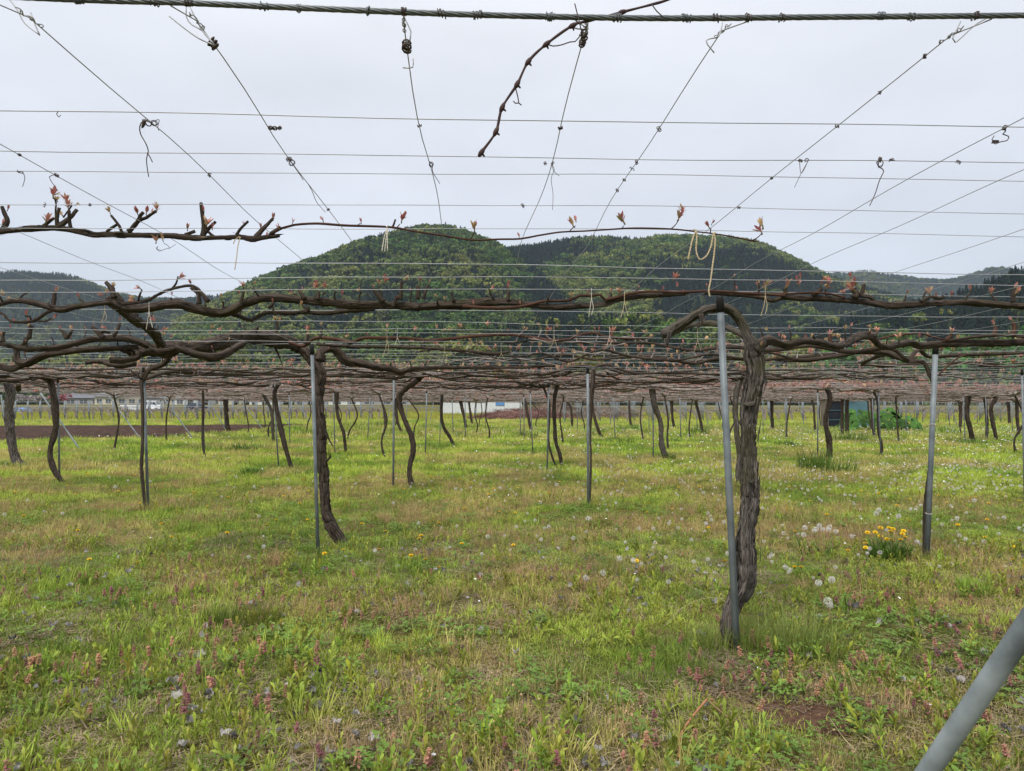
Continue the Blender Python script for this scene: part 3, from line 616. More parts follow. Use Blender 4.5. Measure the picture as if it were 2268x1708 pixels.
# raking struts: outer edge at the left, the near right one, far ones
def strut(B0, T, r, label, group=None, n=10, m='galv_light'):
    e_ = empty('strut', tuple(B0), label, 'strut', group); g = G(); B0 = np.asarray(B0, float); T = np.asarray(T, float); ax = T - B0
    tube(g, np.linspace(B0 - ax * .08, T, 12), r, n); g.obj('pole', m, e_)
    c = G(); tube(c, [T - ax * .01, T + ax * .006], r * 1.12, n); c.obj('cap', 'cap', e_)
sb = pt(2059, 1703, 1.84); st = at_y(3190, 40, YC); st[1] = YC + .012; st[2] = float(np.interp(st[0], np.append(cp[:, 0], 24.), np.append(cp[:, 2], 1.74))) - .03
axs = st - sb; base = sb - axs * (sb[2] / axs[2])
strut(base, st, .0243, 'thick grey pipe strut cutting across the lower right corner', n=28, m='galv_light')
for k, (bx, by, tx, ty) in enumerate([(180, 1000, 88, 868), (311, 972, 232, 866), (430, 974, 352, 868), (503, 958, 455, 874), (582, 951, 528, 878), (643, 945, 600, 880), (690, 938, 650, 882)]):
    B0 = ground_at(bx, by); d = depth_of(B0); T = pt(tx, ty, d); T[2] = max(T[2], float(canopy(B0[0], B0[1])) - .03)
    strut(B0, T, .024, f'slanting grey pipe strut at the left edge of the trellis, {ORD[k]} from the left', 'slanting struts along the left edge')
for k, (bx, by, tx, ty) in enumerate([(816, 926, 797, 882), (855, 938, 868, 885), (952, 935, 960, 886), (1052, 938, 1056, 888), (1251, 942, 1248, 890), (1353, 946, 1351, 890), (1569, 946, 1560, 886), (1782, 944, 1768, 888), (1890, 930, 1880, 888), (2120, 945, 2106, 890), (2230, 930, 2222, 890)]):
    B0 = ground_at(bx, by); d = depth_of(B0); T = pt(tx, ty, d); T[2] = float(canopy(B0[0], B0[1]))
    strut(B0, T, .028, 'slim pale strut at the far edge of the trellis', 'struts at the far edge of the trellis', 8)

# ================================================================== VINES
def shoot_arrays(rs, leaves, size, openn, pal):
    """one young shoot: stem and cupped little leaves; returns verts, faces, colours"""
    g = G(); h = size * .8; tube(g, [[0, 0, 0], [.1 * size, 0, h * .5], [0, 0, h]], [size * .09, size * .07, size * .05], 4, col=(.20, .16, .05))
    for k in range(leaves):
        a = k * 2.4 + rs.uniform(-.4, .4); z = h * (.45 + .55 * k / leaves); tilt = rs.uniform(.08, .38) + openn * rs.uniform(0, .8)
        l = size * rs.uniform(.55, 1.0); w = l * rs.uniform(.15, .23); n = 4; t = np.linspace(0, 1, n)
        d = np.array([math.cos(a), math.sin(a), 0]); s_ = np.array([-math.sin(a), math.cos(a), 0]); ang = tilt + openn * t * .8 - .1 * t
        c = np.array([0, 0, z]) + np.cumsum(np.vstack([[0, 0, 0], (l / (n - 1)) * (np.sin(ang[1:, None]) * d + np.cos(ang[1:, None]) * np.array([0, 0, 1]))]), 0)
        wd = w * np.array([.25, 1, .85, .08])[:, None]; up = -.35 * d + np.array([0, 0, .12])
        v = np.concatenate([c - s_ * wd + up * wd * -.5, c, c + s_ * wd + up * wd * -.5]); i = np.arange(n - 1)
        f = np.concatenate([np.stack([i, i + 1, i + n + 1, i + n], -1), np.stack([i + n, i + n + 1, i + 2 * n + 1, i + 2 * n], -1)])
        g.add(v, f, None, np.array(pal[rs.integers(len(pal))]) * rs.uniform(.8, 1.2))
    return g
PINK = [(.50, .20, .18), (.55, .27, .22), (.42, .14, .14), (.55, .36, .27)]; ORNG = [(.52, .27, .19), (.52, .22, .18), (.52, .38, .20)]; GRN = [(.48, .42, .18), (.40, .38, .15), (.52, .30, .18)]
rs = np.random.default_rng(4); SHOOT = []
for lv, sz, op, pal in [(4, .016, .05, PINK), (5, .02, .1, PINK), (7, .025, .15, PINK), (7, .028, .4, ORNG), (8, .032, .5, ORNG + PINK), (8, .034, .6, GRN + PINK), (7, .028, .2, PINK + ORNG), (5, .022, .15, ORNG)]:
    SHOOT.append(shoot_arrays(rs, lv, sz, op, pal))
SHM = [g.mesh('shoot', 'bud') for g in SHOOT]
NEARB = [(np.concatenate(g.v), np.concatenate([x for x in g.f if x.shape[1] == 4]), np.concatenate(g.c)[:, :3]) for g in SHOOT]
FARB = []                                                  # far buds: a few crossed leaves
for pal, sz in ((PINK, .034), (PINK, .045), (ORNG, .04), (ORNG + PINK, .05)):
    g = G()
    for k in range(4):
        a = k * 1.7; d = np.array([math.cos(a), math.sin(a), 1.2]); s_ = np.array([-math.sin(a), math.cos(a), 0]) * sz * .35
        g.add([[0, 0, 0], d * sz * .45 - s_, d * sz * .8, d * sz * .45 + s_], np.array([[0, 1, 2, 3]]), None, np.array(pal[k % len(pal)]) * (.8 + .1 * k))
    FARB.append((np.concatenate(g.v), np.concatenate(g.f), np.concatenate(g.c)[:, :3]))
def add_shoot(parent, p, v, s, rs):
    child('shoot', SHM[v], parent, p, (rs.normal(0, .35), rs.normal(0, .35), rs.uniform(0, 6.28)), s * .9)
def trace(pxs, ds, hw):
    """native-pixel centre line with distance(s) and half-widths -> points and radii"""
    n = len(pxs); ds = np.interp(np.linspace(0, 1, n), np.linspace(0, 1, len(ds)), ds) if not np.isscalar(ds) else np.full(n, ds)
    hw = np.interp(np.linspace(0, 1, n), np.linspace(0, 1, len(hw)), hw) if not np.isscalar(hw) else np.full(n, hw)
    return np.array([pt(a, b, d) for (a, b), d in zip(pxs, ds)]), np.array([px2m(h, d) for h, d in zip(hw, ds)])
def limb(parent, name, pxs, ds, hw, m='bark', step=.02, n=12, amp=.22, seed=None, lump=.12):
    P, R = trace(pxs, ds, hw); seed = seed if seed is not None else random.uniform(0, 9); sp, sr = spline(P, R, step)
    jit = np.cumsum(np.random.default_rng(int(seed * 1000)).normal(0, 1, sp.shape), 0); jit -= np.linspace(0, 1, len(sp))[:, None] * jit[-1]
    sp = sp + jit * sr.mean() * .035
    g = tube(G(), sp, sr * (1.1 if name == 'spur' else (.72 if m == 'bark_grey' else .8) if name == 'trunk' else .8), n, amp * .85, seed, lump=lump, rough=.15 if m.startswith('bark') else .04, strip=16 if name == 'trunk' else 7); o = g.obj(name, m, parent)
    if m.startswith('bark') and sr.mean() > .006 and np.mean(ds) < 7 and name in ('trunk', 'limb', 'arm', 'stub'):
        q_ = np.random.default_rng(int(seed * 331)); T = np.gradient(sp, axis=0); T /= np.linalg.norm(T, axis=1)[:, None]; nf = int(np.linalg.norm(np.diff(sp, axis=0), axis=1).sum() * (85 if name == 'trunk' else 60)); fg = G()
        for _ in range(nf):
            i = q_.integers(0, len(sp)); t = T[i] * q_.choice([-1, 1]); a = q_.normal(size=3); a -= (a @ t) * t; a /= np.linalg.norm(a); b = np.cross(t, a); l = q_.uniform(.012, .05) * (1.4 if name == 'trunk' else 1); w = q_.uniform(.0015, .0045); r = sr[i] * .9; lift = q_.uniform(.001, .007) * min(1.5, r / .02)
            c = sp[i] + a * r * .98; v = [c - b * w, c + b * w, c + t * l * .5 + a * lift * .4 + b * w, c + t * l * .5 + a * lift * .4 - b * w, c + t * l + a * lift + b * w * .3]
            ang = q_.uniform(0, 6.28); fg.add(v, [np.array([[0, 1, 2, 3]]), np.array([[3, 2, 4]])], np.array([[math.cos(ang), math.sin(ang), i * .01]] * 2 + [[math.cos(ang), math.sin(ang), i * .01 + l]] * 3))
        if nf: fg.obj('bark_flakes', m, parent)['kind'] = 'stuff'
        if name == 'arm' or (name == 'limb' and m == 'bark'):
            Ls = np.concatenate([[0], np.cumsum(np.linalg.norm(np.diff(sp, axis=0), axis=1))])
            for s0 in np.arange(.1, Ls[-1] - .05, .17):
                i = int(np.searchsorted(Ls, s0 + q_.uniform(-.06, .06))); i = min(max(i, 0), len(sp) - 1); h = q_.uniform(.02, .075); dv = np.array([q_.normal(0, .5), q_.normal(0, .5), q_.uniform(.5, 1.2)]); dv /= np.linalg.norm(dv); p = sp[i]; e1 = p + dv * (sr[i] * .6 + h)
                tg_ = G(); tube(tg_, *spline([p, p + dv * (sr[i] + h * .4) + q_.normal(0, .006, 3), e1], [.0055, .0046, .0038], .012), n=6, amp=.2, seed=q_.uniform(0, 9), rough=.12); tg_.obj('spur', m, parent)
                if q_.random() < .75: add_shoot(parent, p + dv * (sr[i] + h * q_.uniform(.5, 1)), int(q_.integers(0, 8)), q_.uniform(.8, 1.25) * (1.0 if np.mean(ds) < 4.2 else 1.3), q_)
    return o
def shreds(parent, pxs, d, hw, k, rs, m='bark_grey'):
    """loose strips of peeling bark"""
    P, R = trace(pxs, d, hw); sp, sr = spline(P, R, .02)
    for _ in range(k):
        i = rs.integers(2, len(sp) - 8); a = rs.uniform(-2.9, -.2); o = np.array([math.cos(a), math.sin(a), 0]); l = rs.integers(4, 8); q = sp[i:i + l] + o * (sr[i:i + l, None] * (1.0 + .28 * np.linspace(0, 1, l)[:, None] ** 2 * rs.uniform(.2, 1.6)))
        s_ = np.cross(o, [0, 0, 1]) * rs.uniform(.003, .007); w = np.sin(np.linspace(.25, 1, l) * math.pi)[:, None]
        v = np.concatenate([q - s_ * w, q + s_ * w, q - o * .002 + s_ * 0]); ii = np.arange(l - 1)
        f = np.stack([ii, ii + 1, ii + l + 1, ii + l], -1); tv = np.stack([np.full(3 * l, a), np.full(3 * l, a * .7), np.tile(np.arange(l) * .02, 3)], -1)
        G().add(v, f, tv).obj('bark_strip', m, parent)

# ---- vine A: outer arm lying on the fifth wire
rs = np.random.default_rng(14)
va = empty('grapevine', tuple(pt(-60, 512, 2.2)), 'brown vine arm and thin reddish cane with pink buds crossing the sky', 'vine')
dA = 2.2
limb(va, 'arm', [(-120, 515), (-40, 513), (0, 511), (45, 507), (120, 503), (172, 509), (206, 517), (240, 516), (292, 519), (361, 521), (412, 524), (447, 526), (481, 525), (532, 524), (557, 530), (584, 526), (619, 522)], dA, [8, 8, 8, 7.5, 8, 8.5, 8, 8, 8, 7.5, 7, 6.5, 6, 6, 8, 6, 4.5], 'bark', .012, 12, .25)
limb(va, 'cane', [(596, 520), (608, 514), (626, 505), (653, 498), (704, 495), (760, 499), (863, 503), (915, 512), (983, 522), (1045, 532), (1104, 530), (1152, 529), (1190, 522), (1241, 514), (1293, 512), (1344, 508.6), (1406, 505), (1482, 507), (1508, 509), (1577, 517), (1621, 524), (1673, 535)], [2.2, 2.18, 2.2, 2.25], [4, 3.4, 3.2, 3.0, 2.8, 2.5, 2.2, 2, 2], 'cane', .02, 8, .05)
def spur(par, pxs, d, h0, h1, m='bark'): return limb(par, 'spur', pxs, d, [h0, h1], m, .006, 8, .2)
for pxs, h0, h1 in [([(126, 502), (127, 480), (131, 460)], 4.5, 3), ([(130, 502), (150, 486), (160, 478), (171, 464)], 5.5, 3), ([(284, 514), (300, 497), (308, 488), (325, 481), (346, 467)], 6, 3), ([(305, 490), (312, 476), (318, 470)], 4, 3), ([(449, 524), (451, 500), (448, 475), (446, 449)], 5.5, 3.2), ([(453, 516), (465, 502), (478, 491)], 4, 3), ([(236, 513), (248, 504), (260, 496)], 3, 3), ([(2, 512), (16, 490), (8, 470), (4, 457)], 5, 3.5), ([(568, 526), (585, 504), (606, 482)], 5, 3), ([(600, 518), (612, 510), (622, 503)], 4, 3), ([(410, 520), (432, 512)], 3, 3), ([(870, 503), (876, 486)], 2.5, 1.8), ([(124, 503), (123, 470), (124, 450), (120, 438)], 2.0, 1.4), ([(140, 482), (150, 468), (160, 455)], 1.6, 1.3)]: spur(va, pxs, dA, h0, h1)
for x, y, v, s in [(118, 440, 5, .9), (128, 448, 3, .7), (148, 452, 4, .75), (165, 455, 3, .5), (139, 478, 6, .8), (102, 498, 4, .9), (307, 478, 2, .9), (324, 477, 2, .9), (345, 472, 4, .8), (334, 474, 1, 1.), (452, 472, 0, 1.), (470, 510, 1, .9), (415, 512, 6, .6), (15, 468, 1, .9), (5, 500, 1, 1), (605, 490, 2, .8), (578, 510, 1, .9), (590, 528, 1, .8), (647, 497, 0, .9), (620, 510, 0, 1), (716, 492, 1, 1.), (800, 497, 1, .9), (889, 495, 5, .8), (893, 484, 2, .7), (345, 540, 4, .7), (362, 535, 6, .7), (1050, 516, 6, .95), (1052, 505, 2, .7), (1150, 527, 0, .9), (1273, 504, 6, .9), (1276, 492, 2, .8), (1384, 497, 5, .9), (1376, 490, 2, .8), (1500, 490, 5, .8), (1508, 478, 4, .85), (1574, 508, 2, .9), (1576, 499, 1, .8), (1688, 520, 5, .8), (1690, 508, 6, 1.0)]: add_shoot(va, pt(x, y, 2.19), v, s * 1.12, rs)
for pxs in ([(1041, 531), (1047, 522), (1050, 512)], [(1262, 512), (1268, 505), (1275, 500)], [(1376, 507), (1382, 500)], [(1486, 507), (1496, 498), (1504, 486)], [(1665, 533), (1678, 526), (1688, 516)], [(880, 503), (886, 496)], [(790, 500), (799, 494)], [(1573, 516), (1575, 506)], [(1673, 535), (1680, 534)]):
    limb(va, 'stalk', pxs, 2.19, [1.6, 1.1], 'cane', .006, 6, .03)
for pxs in ([(345, 548), (352, 556), (365, 552), (378, 548), (389, 541)], [(362, 538), (373, 545), (376, 552)], [(350, 545), (348, 552), (356, 554)]): limb(va, 'tendril', pxs, 2.19, [.9, .6], 'tendril', .005, 5, 0)

# ---- vine B: the thick near trunk on the right
vb = empty('grapevine', tuple(ground_at(1622, 1440)), 'thick gnarled near grapevine trunk behind the leaning post, with arched limb', 'vine')
dB = depth_of(ground_at(1622, 1440)) + .06
TB = [(1612, 1475), (1619, 1440), (1618, 1387), (1636, 1332), (1656, 1277), (1660, 1176), (1664, 1098), (1662, 1021), (1661, 969), (1664, 904), (1672, 863), (1676, 824), (1670, 790), (1672, 765)]
HB = [25, 23, 24, 25, 25, 23, 22, 23, 22, 23, 25, 27, 30, 27]
def fit(h, n): return h
limb(vb, 'trunk', TB, dB, HB, 'bark_grey', .012, 30, .26, 3.3, .06)
limb(vb, 'limb', [(1668, 790), (1662, 760), (1654, 738), (1637, 705), (1615, 685), (1595, 681), (1569, 683), (1543, 695), (1512, 715), (1486, 731), (1466, 740)], [dB, dB + .02, dB + .03], [20, 17, 14, 13, 12, 12, 12.5, 13, 14, 14, 11], 'bark_grey', .012, 20, .24, 1.7)
limb(vb, 'limb', [(1672, 768), (1700, 754), (1737, 764), (1762, 757), (1801, 757), (1853, 765), (1879, 752), (1904, 743), (1930, 744), (1946, 762), (1969, 765), (2008, 757), (2034, 764), (2085, 759), (2162, 759), (2268, 757), (2400, 757)], [dB, dB + .2, 4.6, 5.2, 5.3], [14, 10, 10, 9, 9, 10, 9, 8.5, 9, 10, 9, 8], 'bark', .02, 12, .25)
limb(vb, 'limb', [(1668, 768), (1659, 750), (1620, 727), (1582, 716), (1543, 718), (1517, 726), (1500, 738)], [dB + .1, 4.0, 4.2], [10, 8, 7, 6, 5, 4], 'bark_grey', .015, 10, .2)
for pxs, h in [([(1553, 695), (1555, 712), (1549, 722)], [7, 3]), ([(1484, 733), (1480, 752), (1476, 764)], [8, 2]), ([(1672, 775), (1688, 762), (1694, 757)], [16, 9]), ([(1668, 895), (1654, 897), (1648, 893)], [9, 4]), ([(1664, 1065), (1668, 1070)], [8, 6])]: limb(vb, 'stub', pxs, dB - .03, h, 'bark_grey', .008, 10, .3)
shreds(vb, TB[2:], dB, HB[2:], 26, np.random.default_rng(2))
for x, y, v, s, d in [(1684, 770, 6, .9, dB - .05), (1690, 764, 1, .9, dB - .05), (1745, 762, 6, 1, 4.3), (1795, 752, 6, 1.2, 4.6), (1796, 765, 2, 1.2, 4.6), (1840, 750, 3, 1.3, 4.8), (1839, 756, 2, 1.2, 4.8), (1933, 742, 4, 1.3, 5.1), (1935, 752, 3, 1.2, 5.1), (1985, 738, 1, 1.4, 5.2), (2107, 742, 4, 1.5, 5.2), (2110, 738, 2, 1.4, 5.2), (2203, 722, 2, 1.6, 5.2), (2208, 735, 1, 1.4, 5.2), (2243, 712, 2, 1.5, 5.2), (1702, 735, 3, 1.1, 4.2), (1726, 748, 2, 1.1, 4.3)]: add_shoot(vb, pt(x, y, d), v, s, rs)
for pxs, d in [([(1840, 762), (1838, 748), (1840, 740)], 4.8), ([(2200, 745), (2205, 730), (2204, 722)], 5.2), ([(2243, 745), (2247, 725), (2243, 712)], 5.2), ([(2095, 755), (2103, 746), (2108, 740)], 5.2), ([(1933, 746), (1935, 735)], 5.1)]: limb(vb, 'spur', pxs, d, [5, 2.5], 'cane', .01, 7, .15)
limb(vb, 'cane', [(1946, 752), (1975, 744), (2010, 740), (2040, 738), (2062, 745), (2090, 752)], 5.2, [3, 3.2, 3], 'cane', .03, 7, .1)
limb(vb, 'cane', [(2085, 757), (2120, 752), (2160, 746), (2200, 743), (2268, 745), (2330, 748)], 5.2, [4, 5, 4.5], 'bark', .03, 8, .15)

# ---- vine C: left trunk with the long limb to the left and the arm along the hills
bC = ground_at(759, 1209); dC = depth_of(bC)
vc = empty('grapevine', tuple(bC), 'twisted dark grapevine with kinked foot, left half, its limbs sweeping left and right', 'vine')
TC = [(764, 1222), (757, 1203), (741, 1176), (725, 1137), (720, 1085), (717, 1021), (712, 956), (705, 892), (704, 858), (710, 824), (694, 798), (673, 774), (648, 762)]
HC = [15, 15.5, 14, 13, 12.5, 14, 14.5, 15.5, 16, 13.5, 14, 14, 14]
limb(vc, 'trunk', TC, dC, HC, 'bark', .014, 24, .24, 5.1, .08)
limb(vc, 'limb', [(660, 768), (640, 758), (612, 747), (560, 741), (513, 746), (465, 757), (426, 762), (387, 762), (336, 770), (297, 775), (270, 772)], [dC, 6.0, 5.6, 5.3], [14, 15, 17, 18, 18, 19, 18, 18, 17, 14, 8], 'bark', .016, 18, .26, 2.2, .12)
limb(vc, 'limb', [(706, 800), (712, 780), (735, 770), (751, 782), (764, 798), (792, 803), (831, 811), (865, 816), (885, 824), (908, 816), (973, 813), (1050, 813), (1130, 813), (1230, 810)], [dC, dC + .1, 6.6, 6.9], [14, 13, 13, 12, 11, 9, 9, 8, 9, 7, 5, 5, 4, 4], 'bark', .02, 14, .22, 7.2, .1)
limb(vc, 'limb', [(359, 762), (348, 742), (330, 724), (305, 708), (284, 697), (262, 678), (250, 668), (245, 662)], [5.3, 4.4, 3.5], [12, 12, 12, 11, 11.5, 12, 11, 8], 'bark', .014, 14, .25, 4.4, .12)
limb(vc, 'arm', [(-140, 690), (-60, 684), (0, 676), (26, 669), (65, 669), (103, 679), (134, 687), (168, 679), (206, 672), (240, 669), (262, 672)], 3.5, [6, 6.5, 7, 8, 7.5, 8, 8, 7, 7, 8, 8], 'bark', .016, 12, .25, 6.0, .12)
limb(vc, 'arm', [(250, 664), (262, 675), (284, 684), (323, 683), (361, 678), (400, 675), (426, 683), (465, 692), (503, 692), (542, 675), (570, 666), (599, 663), (663, 667), (728, 672), (792, 677), (870, 679), (921, 681), (973, 678), (1025, 677), (1076, 670), (1130, 671), (1182, 679), (1233, 681), (1285, 677), (1331, 675), (1362, 665), (1401, 658), (1466, 653), (1517, 651)], [3.5, 3.46, 3.44, 3.42], [12, 11, 12, 11, 12, 13, 14, 11, 10, 9.5, 10, 11, 10, 11, 12, 10, 8, 8, 7, 8, 9, 6, 5], 'bark', .016, 14, .25, 8.1, .14)
limb(vc, 'cane', [(1025, 678), (1076, 682), (1130, 682), (1169, 676), (1207, 667), (1260, 665), (1285, 654), (1310, 655), (1330, 653), (1340, 664)], 3.41, [5, 4, 3.6, 4, 3.5], 'cane', .02, 8, .1)
limb(vc, 'cane', [(1340, 664), (1362, 660), (1400, 650), (1440, 646), (1500, 647), (1570, 645), (1660, 650), (1740, 655)], 3.40, [4, 4, 3.6, 3.5, 3], 'cane', .02, 8, .1)
limb(vc, 'arm', [(270, 672), (284, 672), (323, 666), (361, 646), (400, 635), (426, 634), (444, 648), (462, 668)], 3.4, [5, 4, 4, 4.2, 4, 5, 6], 'bark', .012, 10, .2)
limb(vc, 'arm', [(-60, 672), (0, 692), (21, 710), (46, 713), (77, 709), (103, 692), (119, 687)], 3.5, [3.5, 4, 4.5], 'bark', .015, 9, .2)
limb(vc, 'arm', [(77, 710), (100, 712), (113, 705)], 3.5, [3, 2.5], 'bark', .012, 8, .2)
limb(vc, 'arm', [(503, 690), (530, 700), (557, 709), (590, 693), (640, 694), (680, 692), (716, 694), (760, 689), (800, 687), (830, 685)], [3.5, 3.6], [8, 7, 6.5, 5.5, 5, 5, 6, 4], 'bark', .016, 10, .22)
limb(vc, 'arm', [(330, 766), (297, 752), (258, 747), (206, 749), (168, 759), (129, 770), (77, 772), (39, 770), (0, 760), (-70, 755)], [5.3, 5.0], [9, 8, 8, 8, 8.5, 8, 7, 7], 'bark', .018, 12, .25)
limb(vc, 'arm', [(305, 768), (258, 770), (206, 773), (168, 776), (142, 779), (103, 786), (77, 798), (57, 806), (42, 800), (39, 785), (42, 770), (57, 760)], 5.3, [7, 7, 8, 9, 10, 11, 11, 10, 8, 6, 5], 'bark', .016, 12, .26)
limb(vc, 'arm', [(57, 805), (26, 816), (0, 811), (-70, 805)], 5.4, [8, 7, 6.5], 'bark', .018, 10, .25)
limb(vc, 'arm', [(307, 778), (304, 792), (271, 798), (245, 796)], 5.3, [8, 8, 9, 9], 'bark', .014, 10, .3)
limb(vc, 'arm', [(387, 768), (439, 785), (478, 790), (503, 783), (529, 767), (540, 758)], [5.4, 5.7], [10, 9, 10, 9, 9], 'bark', .016, 12, .25)
limb(vc, 'arm', [(378, 775), (366, 803), (340, 815), (328, 824), (320, 840)], 5.7, [9, 6, 4.5, 4.5], 'bark', .014, 10, .25)
limb(vc, 'arm', [(300, 806), (258, 809), (219, 800), (190, 803)], 5.5, [6, 8, 8, 5], 'bark', .015, 10, .3)
limb(vc, 'stub', [(602, 752), (610, 770), (618, 790), (627, 812)], dC - .1, [6, 3, .8], 'bark', .012, 8, .3)
limb(vc, 'stub', [(722, 960), (728, 972), (737, 988)], dC - .05, [4, 1], 'bark', .012, 7, .3)
limb(vc, 'stub', [(724, 1020), (731, 1012), (731, 1004)], dC - .05, [4, 1.5], 'bark', .012, 7, .3)
limb(vc, 'arm', [(640, 757), (672, 766), (700, 748), (740, 749), (779, 757), (805, 748), (857, 748), (908, 748), (960, 754), (1030, 746), (1080, 742), (1130, 741), (1190, 749), (1222, 754), (1260, 751), (1283, 741), (1320, 738), (1340, 746), (1400, 750), (1440, 748)], [5.9, 5.6, 5.5], [5, 5, 5, 5, 4.5, 4, 4, 3.6, 3.2, 3], 'cane', .025, 9, .2)
limb(vc, 'arm', [(700, 762), (760, 767), (830, 768), (900, 769), (960, 773), (1030, 778), (1090, 783), (1130, 780)], [6.0, 6.2], [4, 4, 4.5, 3.5], 'bark', .025, 9, .2)
shreds(vc, TC[1:9], dC, HC[1:9], 12, np.random.default_rng(3), 'bark')
CS = [([(117, 680), (119, 665), (121, 645)], 3.5, 4.5, 4), ([(253, 660), (248, 640), (235, 625)], 3.45, 5.5, 4), ([(272, 668), (264, 656), (260, 650)], 3.45, 3.5, 2.5), ([(425, 636), (432, 645), (440, 650)], 3.4, 4, 3), ([(441, 674), (440, 660), (437, 648)], 3.4, 5, 3.5), ([(533, 680), (535, 665), (540, 645)], 3.42, 4, 2.5),
      ([(676, 662), (668, 650), (661, 642)], 3.42, 4, 3), ([(702, 664), (704, 652), (706, 645)], 3.42, 5, 3.5), ([(714, 653), (722, 648)], 3.42, 3, 2), ([(850, 668), (838, 655), (826, 638)], 3.42, 5, 3.5), ([(846, 660), (842, 645), (838, 635)], 3.42, 2, 1.5), ([(886, 664), (888, 645), (889, 622)], 3.42, 4.5, 3), ([(871, 680), (877, 662), (881, 656)], 3.42, 4, 3), ([(925, 662), (927, 645), (925, 632)], 3.42, 4.5, 3.5), ([(938, 662), (943, 644), (950, 630)], 3.42, 4, 3), ([(1005, 668), (1002, 655), (1000, 645)], 3.42, 4, 2), ([(1126, 666), (1125, 645), (1122, 632)], 3.42, 4.5, 3), ([(683, 680), (683, 690)], 3.42, 4, 3), ([(595, 682), (602, 676), (606, 670)], 3.42, 4, 3),
      ([(64, 750), (66, 735), (68, 720)], 5.0, 4, 3.5), ([(8, 757), (6, 745), (10, 735)], 5., 4, 3), ([(150, 750), (142, 738), (132, 728)], 5., 5, 3), ([(150, 745), (156, 738), (160, 730)], 5., 4, 2.5), ([(230, 747), (218, 736), (204, 724)], 5., 5, 3.5), ([(250, 745), (262, 730), (265, 712)], 5., 4.5, 3), ([(218, 738), (232, 733), (243, 737)], 5., 4, 3), ([(55, 762), (58, 752), (65, 748)], 5.1, 4, 4), ([(613, 736), (614, 722), (612, 708)], 5.4, 4, 3), ([(709, 748), (711, 738), (713, 728)], 5.6, 3, 2.5), ([(675, 762), (680, 750), (682, 740)], 5.6, 4, 3), ([(565, 735), (572, 722)], 5.2, 5, 3)]
for pxs, d, a, b in CS: limb(vc, 'spur', pxs, d, [a, b], 'bark', .008, 8, .22)
for x, y, v, s, d in [(119, 650, 6, 1.1, 3.5), (12, 667, 3, 1.2, 3.5), (234, 655, 4, 1.1, 3.45), (226, 662, 5, .9, 3.45), (425, 632, 2, 1, 3.4), (437, 650, 1, 1, 3.4), (540, 640, 4, 1.1, 3.42), (527, 655, 2, .8, 3.42), (666, 644, 1, 1, 3.42), (700, 645, 4, 1.2, 3.42), (706, 634, 2, 1.1, 3.42), (727, 640, 5, 1.0, 3.42), (848, 620, 2, 1.2, 3.42), (850, 630, 5, 1.1, 3.42), (842, 634, 3, 1.1, 3.42), (827, 640, 1, 1, 3.42), (895, 625, 6, 1.1, 3.42), (932, 628, 2, 1.2, 3.42), (952, 630, 1, 1, 3.42), (881, 666, 2, .8, 3.42), (984, 668, 3, .9, 3.42), (1050, 678, 2, 1, 3.42), (1122, 634, 2, 1.1, 3.42), (1125, 645, 6, 1.0, 3.42), (605, 672, 2, .8, 3.42), (664, 680, 6, .9, 3.42), (598, 682, 1, .8, 3.42), (1153, 675, 1, 1, 3.41), (1300, 652, 2, .9, 3.41), (1372, 655, 5, 1.1, 3.4), (1350, 662, 1, 1, 3.4), (1466, 645, 2, .9, 3.4), (1492, 625, 4, 1.3, 3.4), (1500, 640, 2, 1.1, 3.4), (1565, 637, 1, 1, 3.4), (1514, 652, 1, 1, 3.4),
                      (68, 722, 6, 1.5, 5), (66, 728, 3, 1.2, 5), (160, 736, 6, 1.5, 5), (137, 730, 2, 1.2, 5), (210, 742, 2, 1.5, 5), (229, 730, 2, 1.4, 5), (237, 733, 2, 1.4, 5), (265, 712, 2, 1.2, 5), (206, 726, 1, 1.2, 5), (365, 740, 6, 1.5, 5), (362, 748, 3, 1.3, 5), (366, 735, 2, 1.3, 5), (468, 733, 3, 1.5, 5.1), (468, 742, 2, 1.2, 5.1), (116, 709, 2, 1.2, 3.5), (32, 718, 2, 1, 3.5), (24, 728, 1, 1, 3.5), (610, 712, 3, 1.5, 5.4), (620, 716, 6, 1.5, 5.4), (713, 724, 3, 1.4, 5.6), (683, 738, 4, 1.7, 5.6), (684, 746, 3, 1.4, 5.6), (773, 748, 2, 1.2, 5.6), (816, 744, 1, 1.4, 5.6), (857, 728, 6, 1.3, 5.5), (916, 735, 4, 1.4, 5.5), (968, 731, 6, 1.5, 5.5), (985, 738, 3, 1.3, 5.5), (1020, 730, 4, 1.5, 5.5), (1000, 735, 2, 1.2, 5.5), (1080, 727, 4, 1.5, 5.5), (1125, 735, 1, 1.3, 5.5), (1235, 728, 2, 1.3, 5.5), (1324, 735, 2, 1.4, 5.5), (1395, 740, 3, 1.4, 5.5), (1355, 745, 2, 1.2, 5.5), (970, 768, 2, 1.6, 6.1), (1090, 778, 2, 1.6, 6.1), (935, 762, 1, 1.5, 6.0)]: add_shoot(vc, pt(x, y, d), v, s, rs)

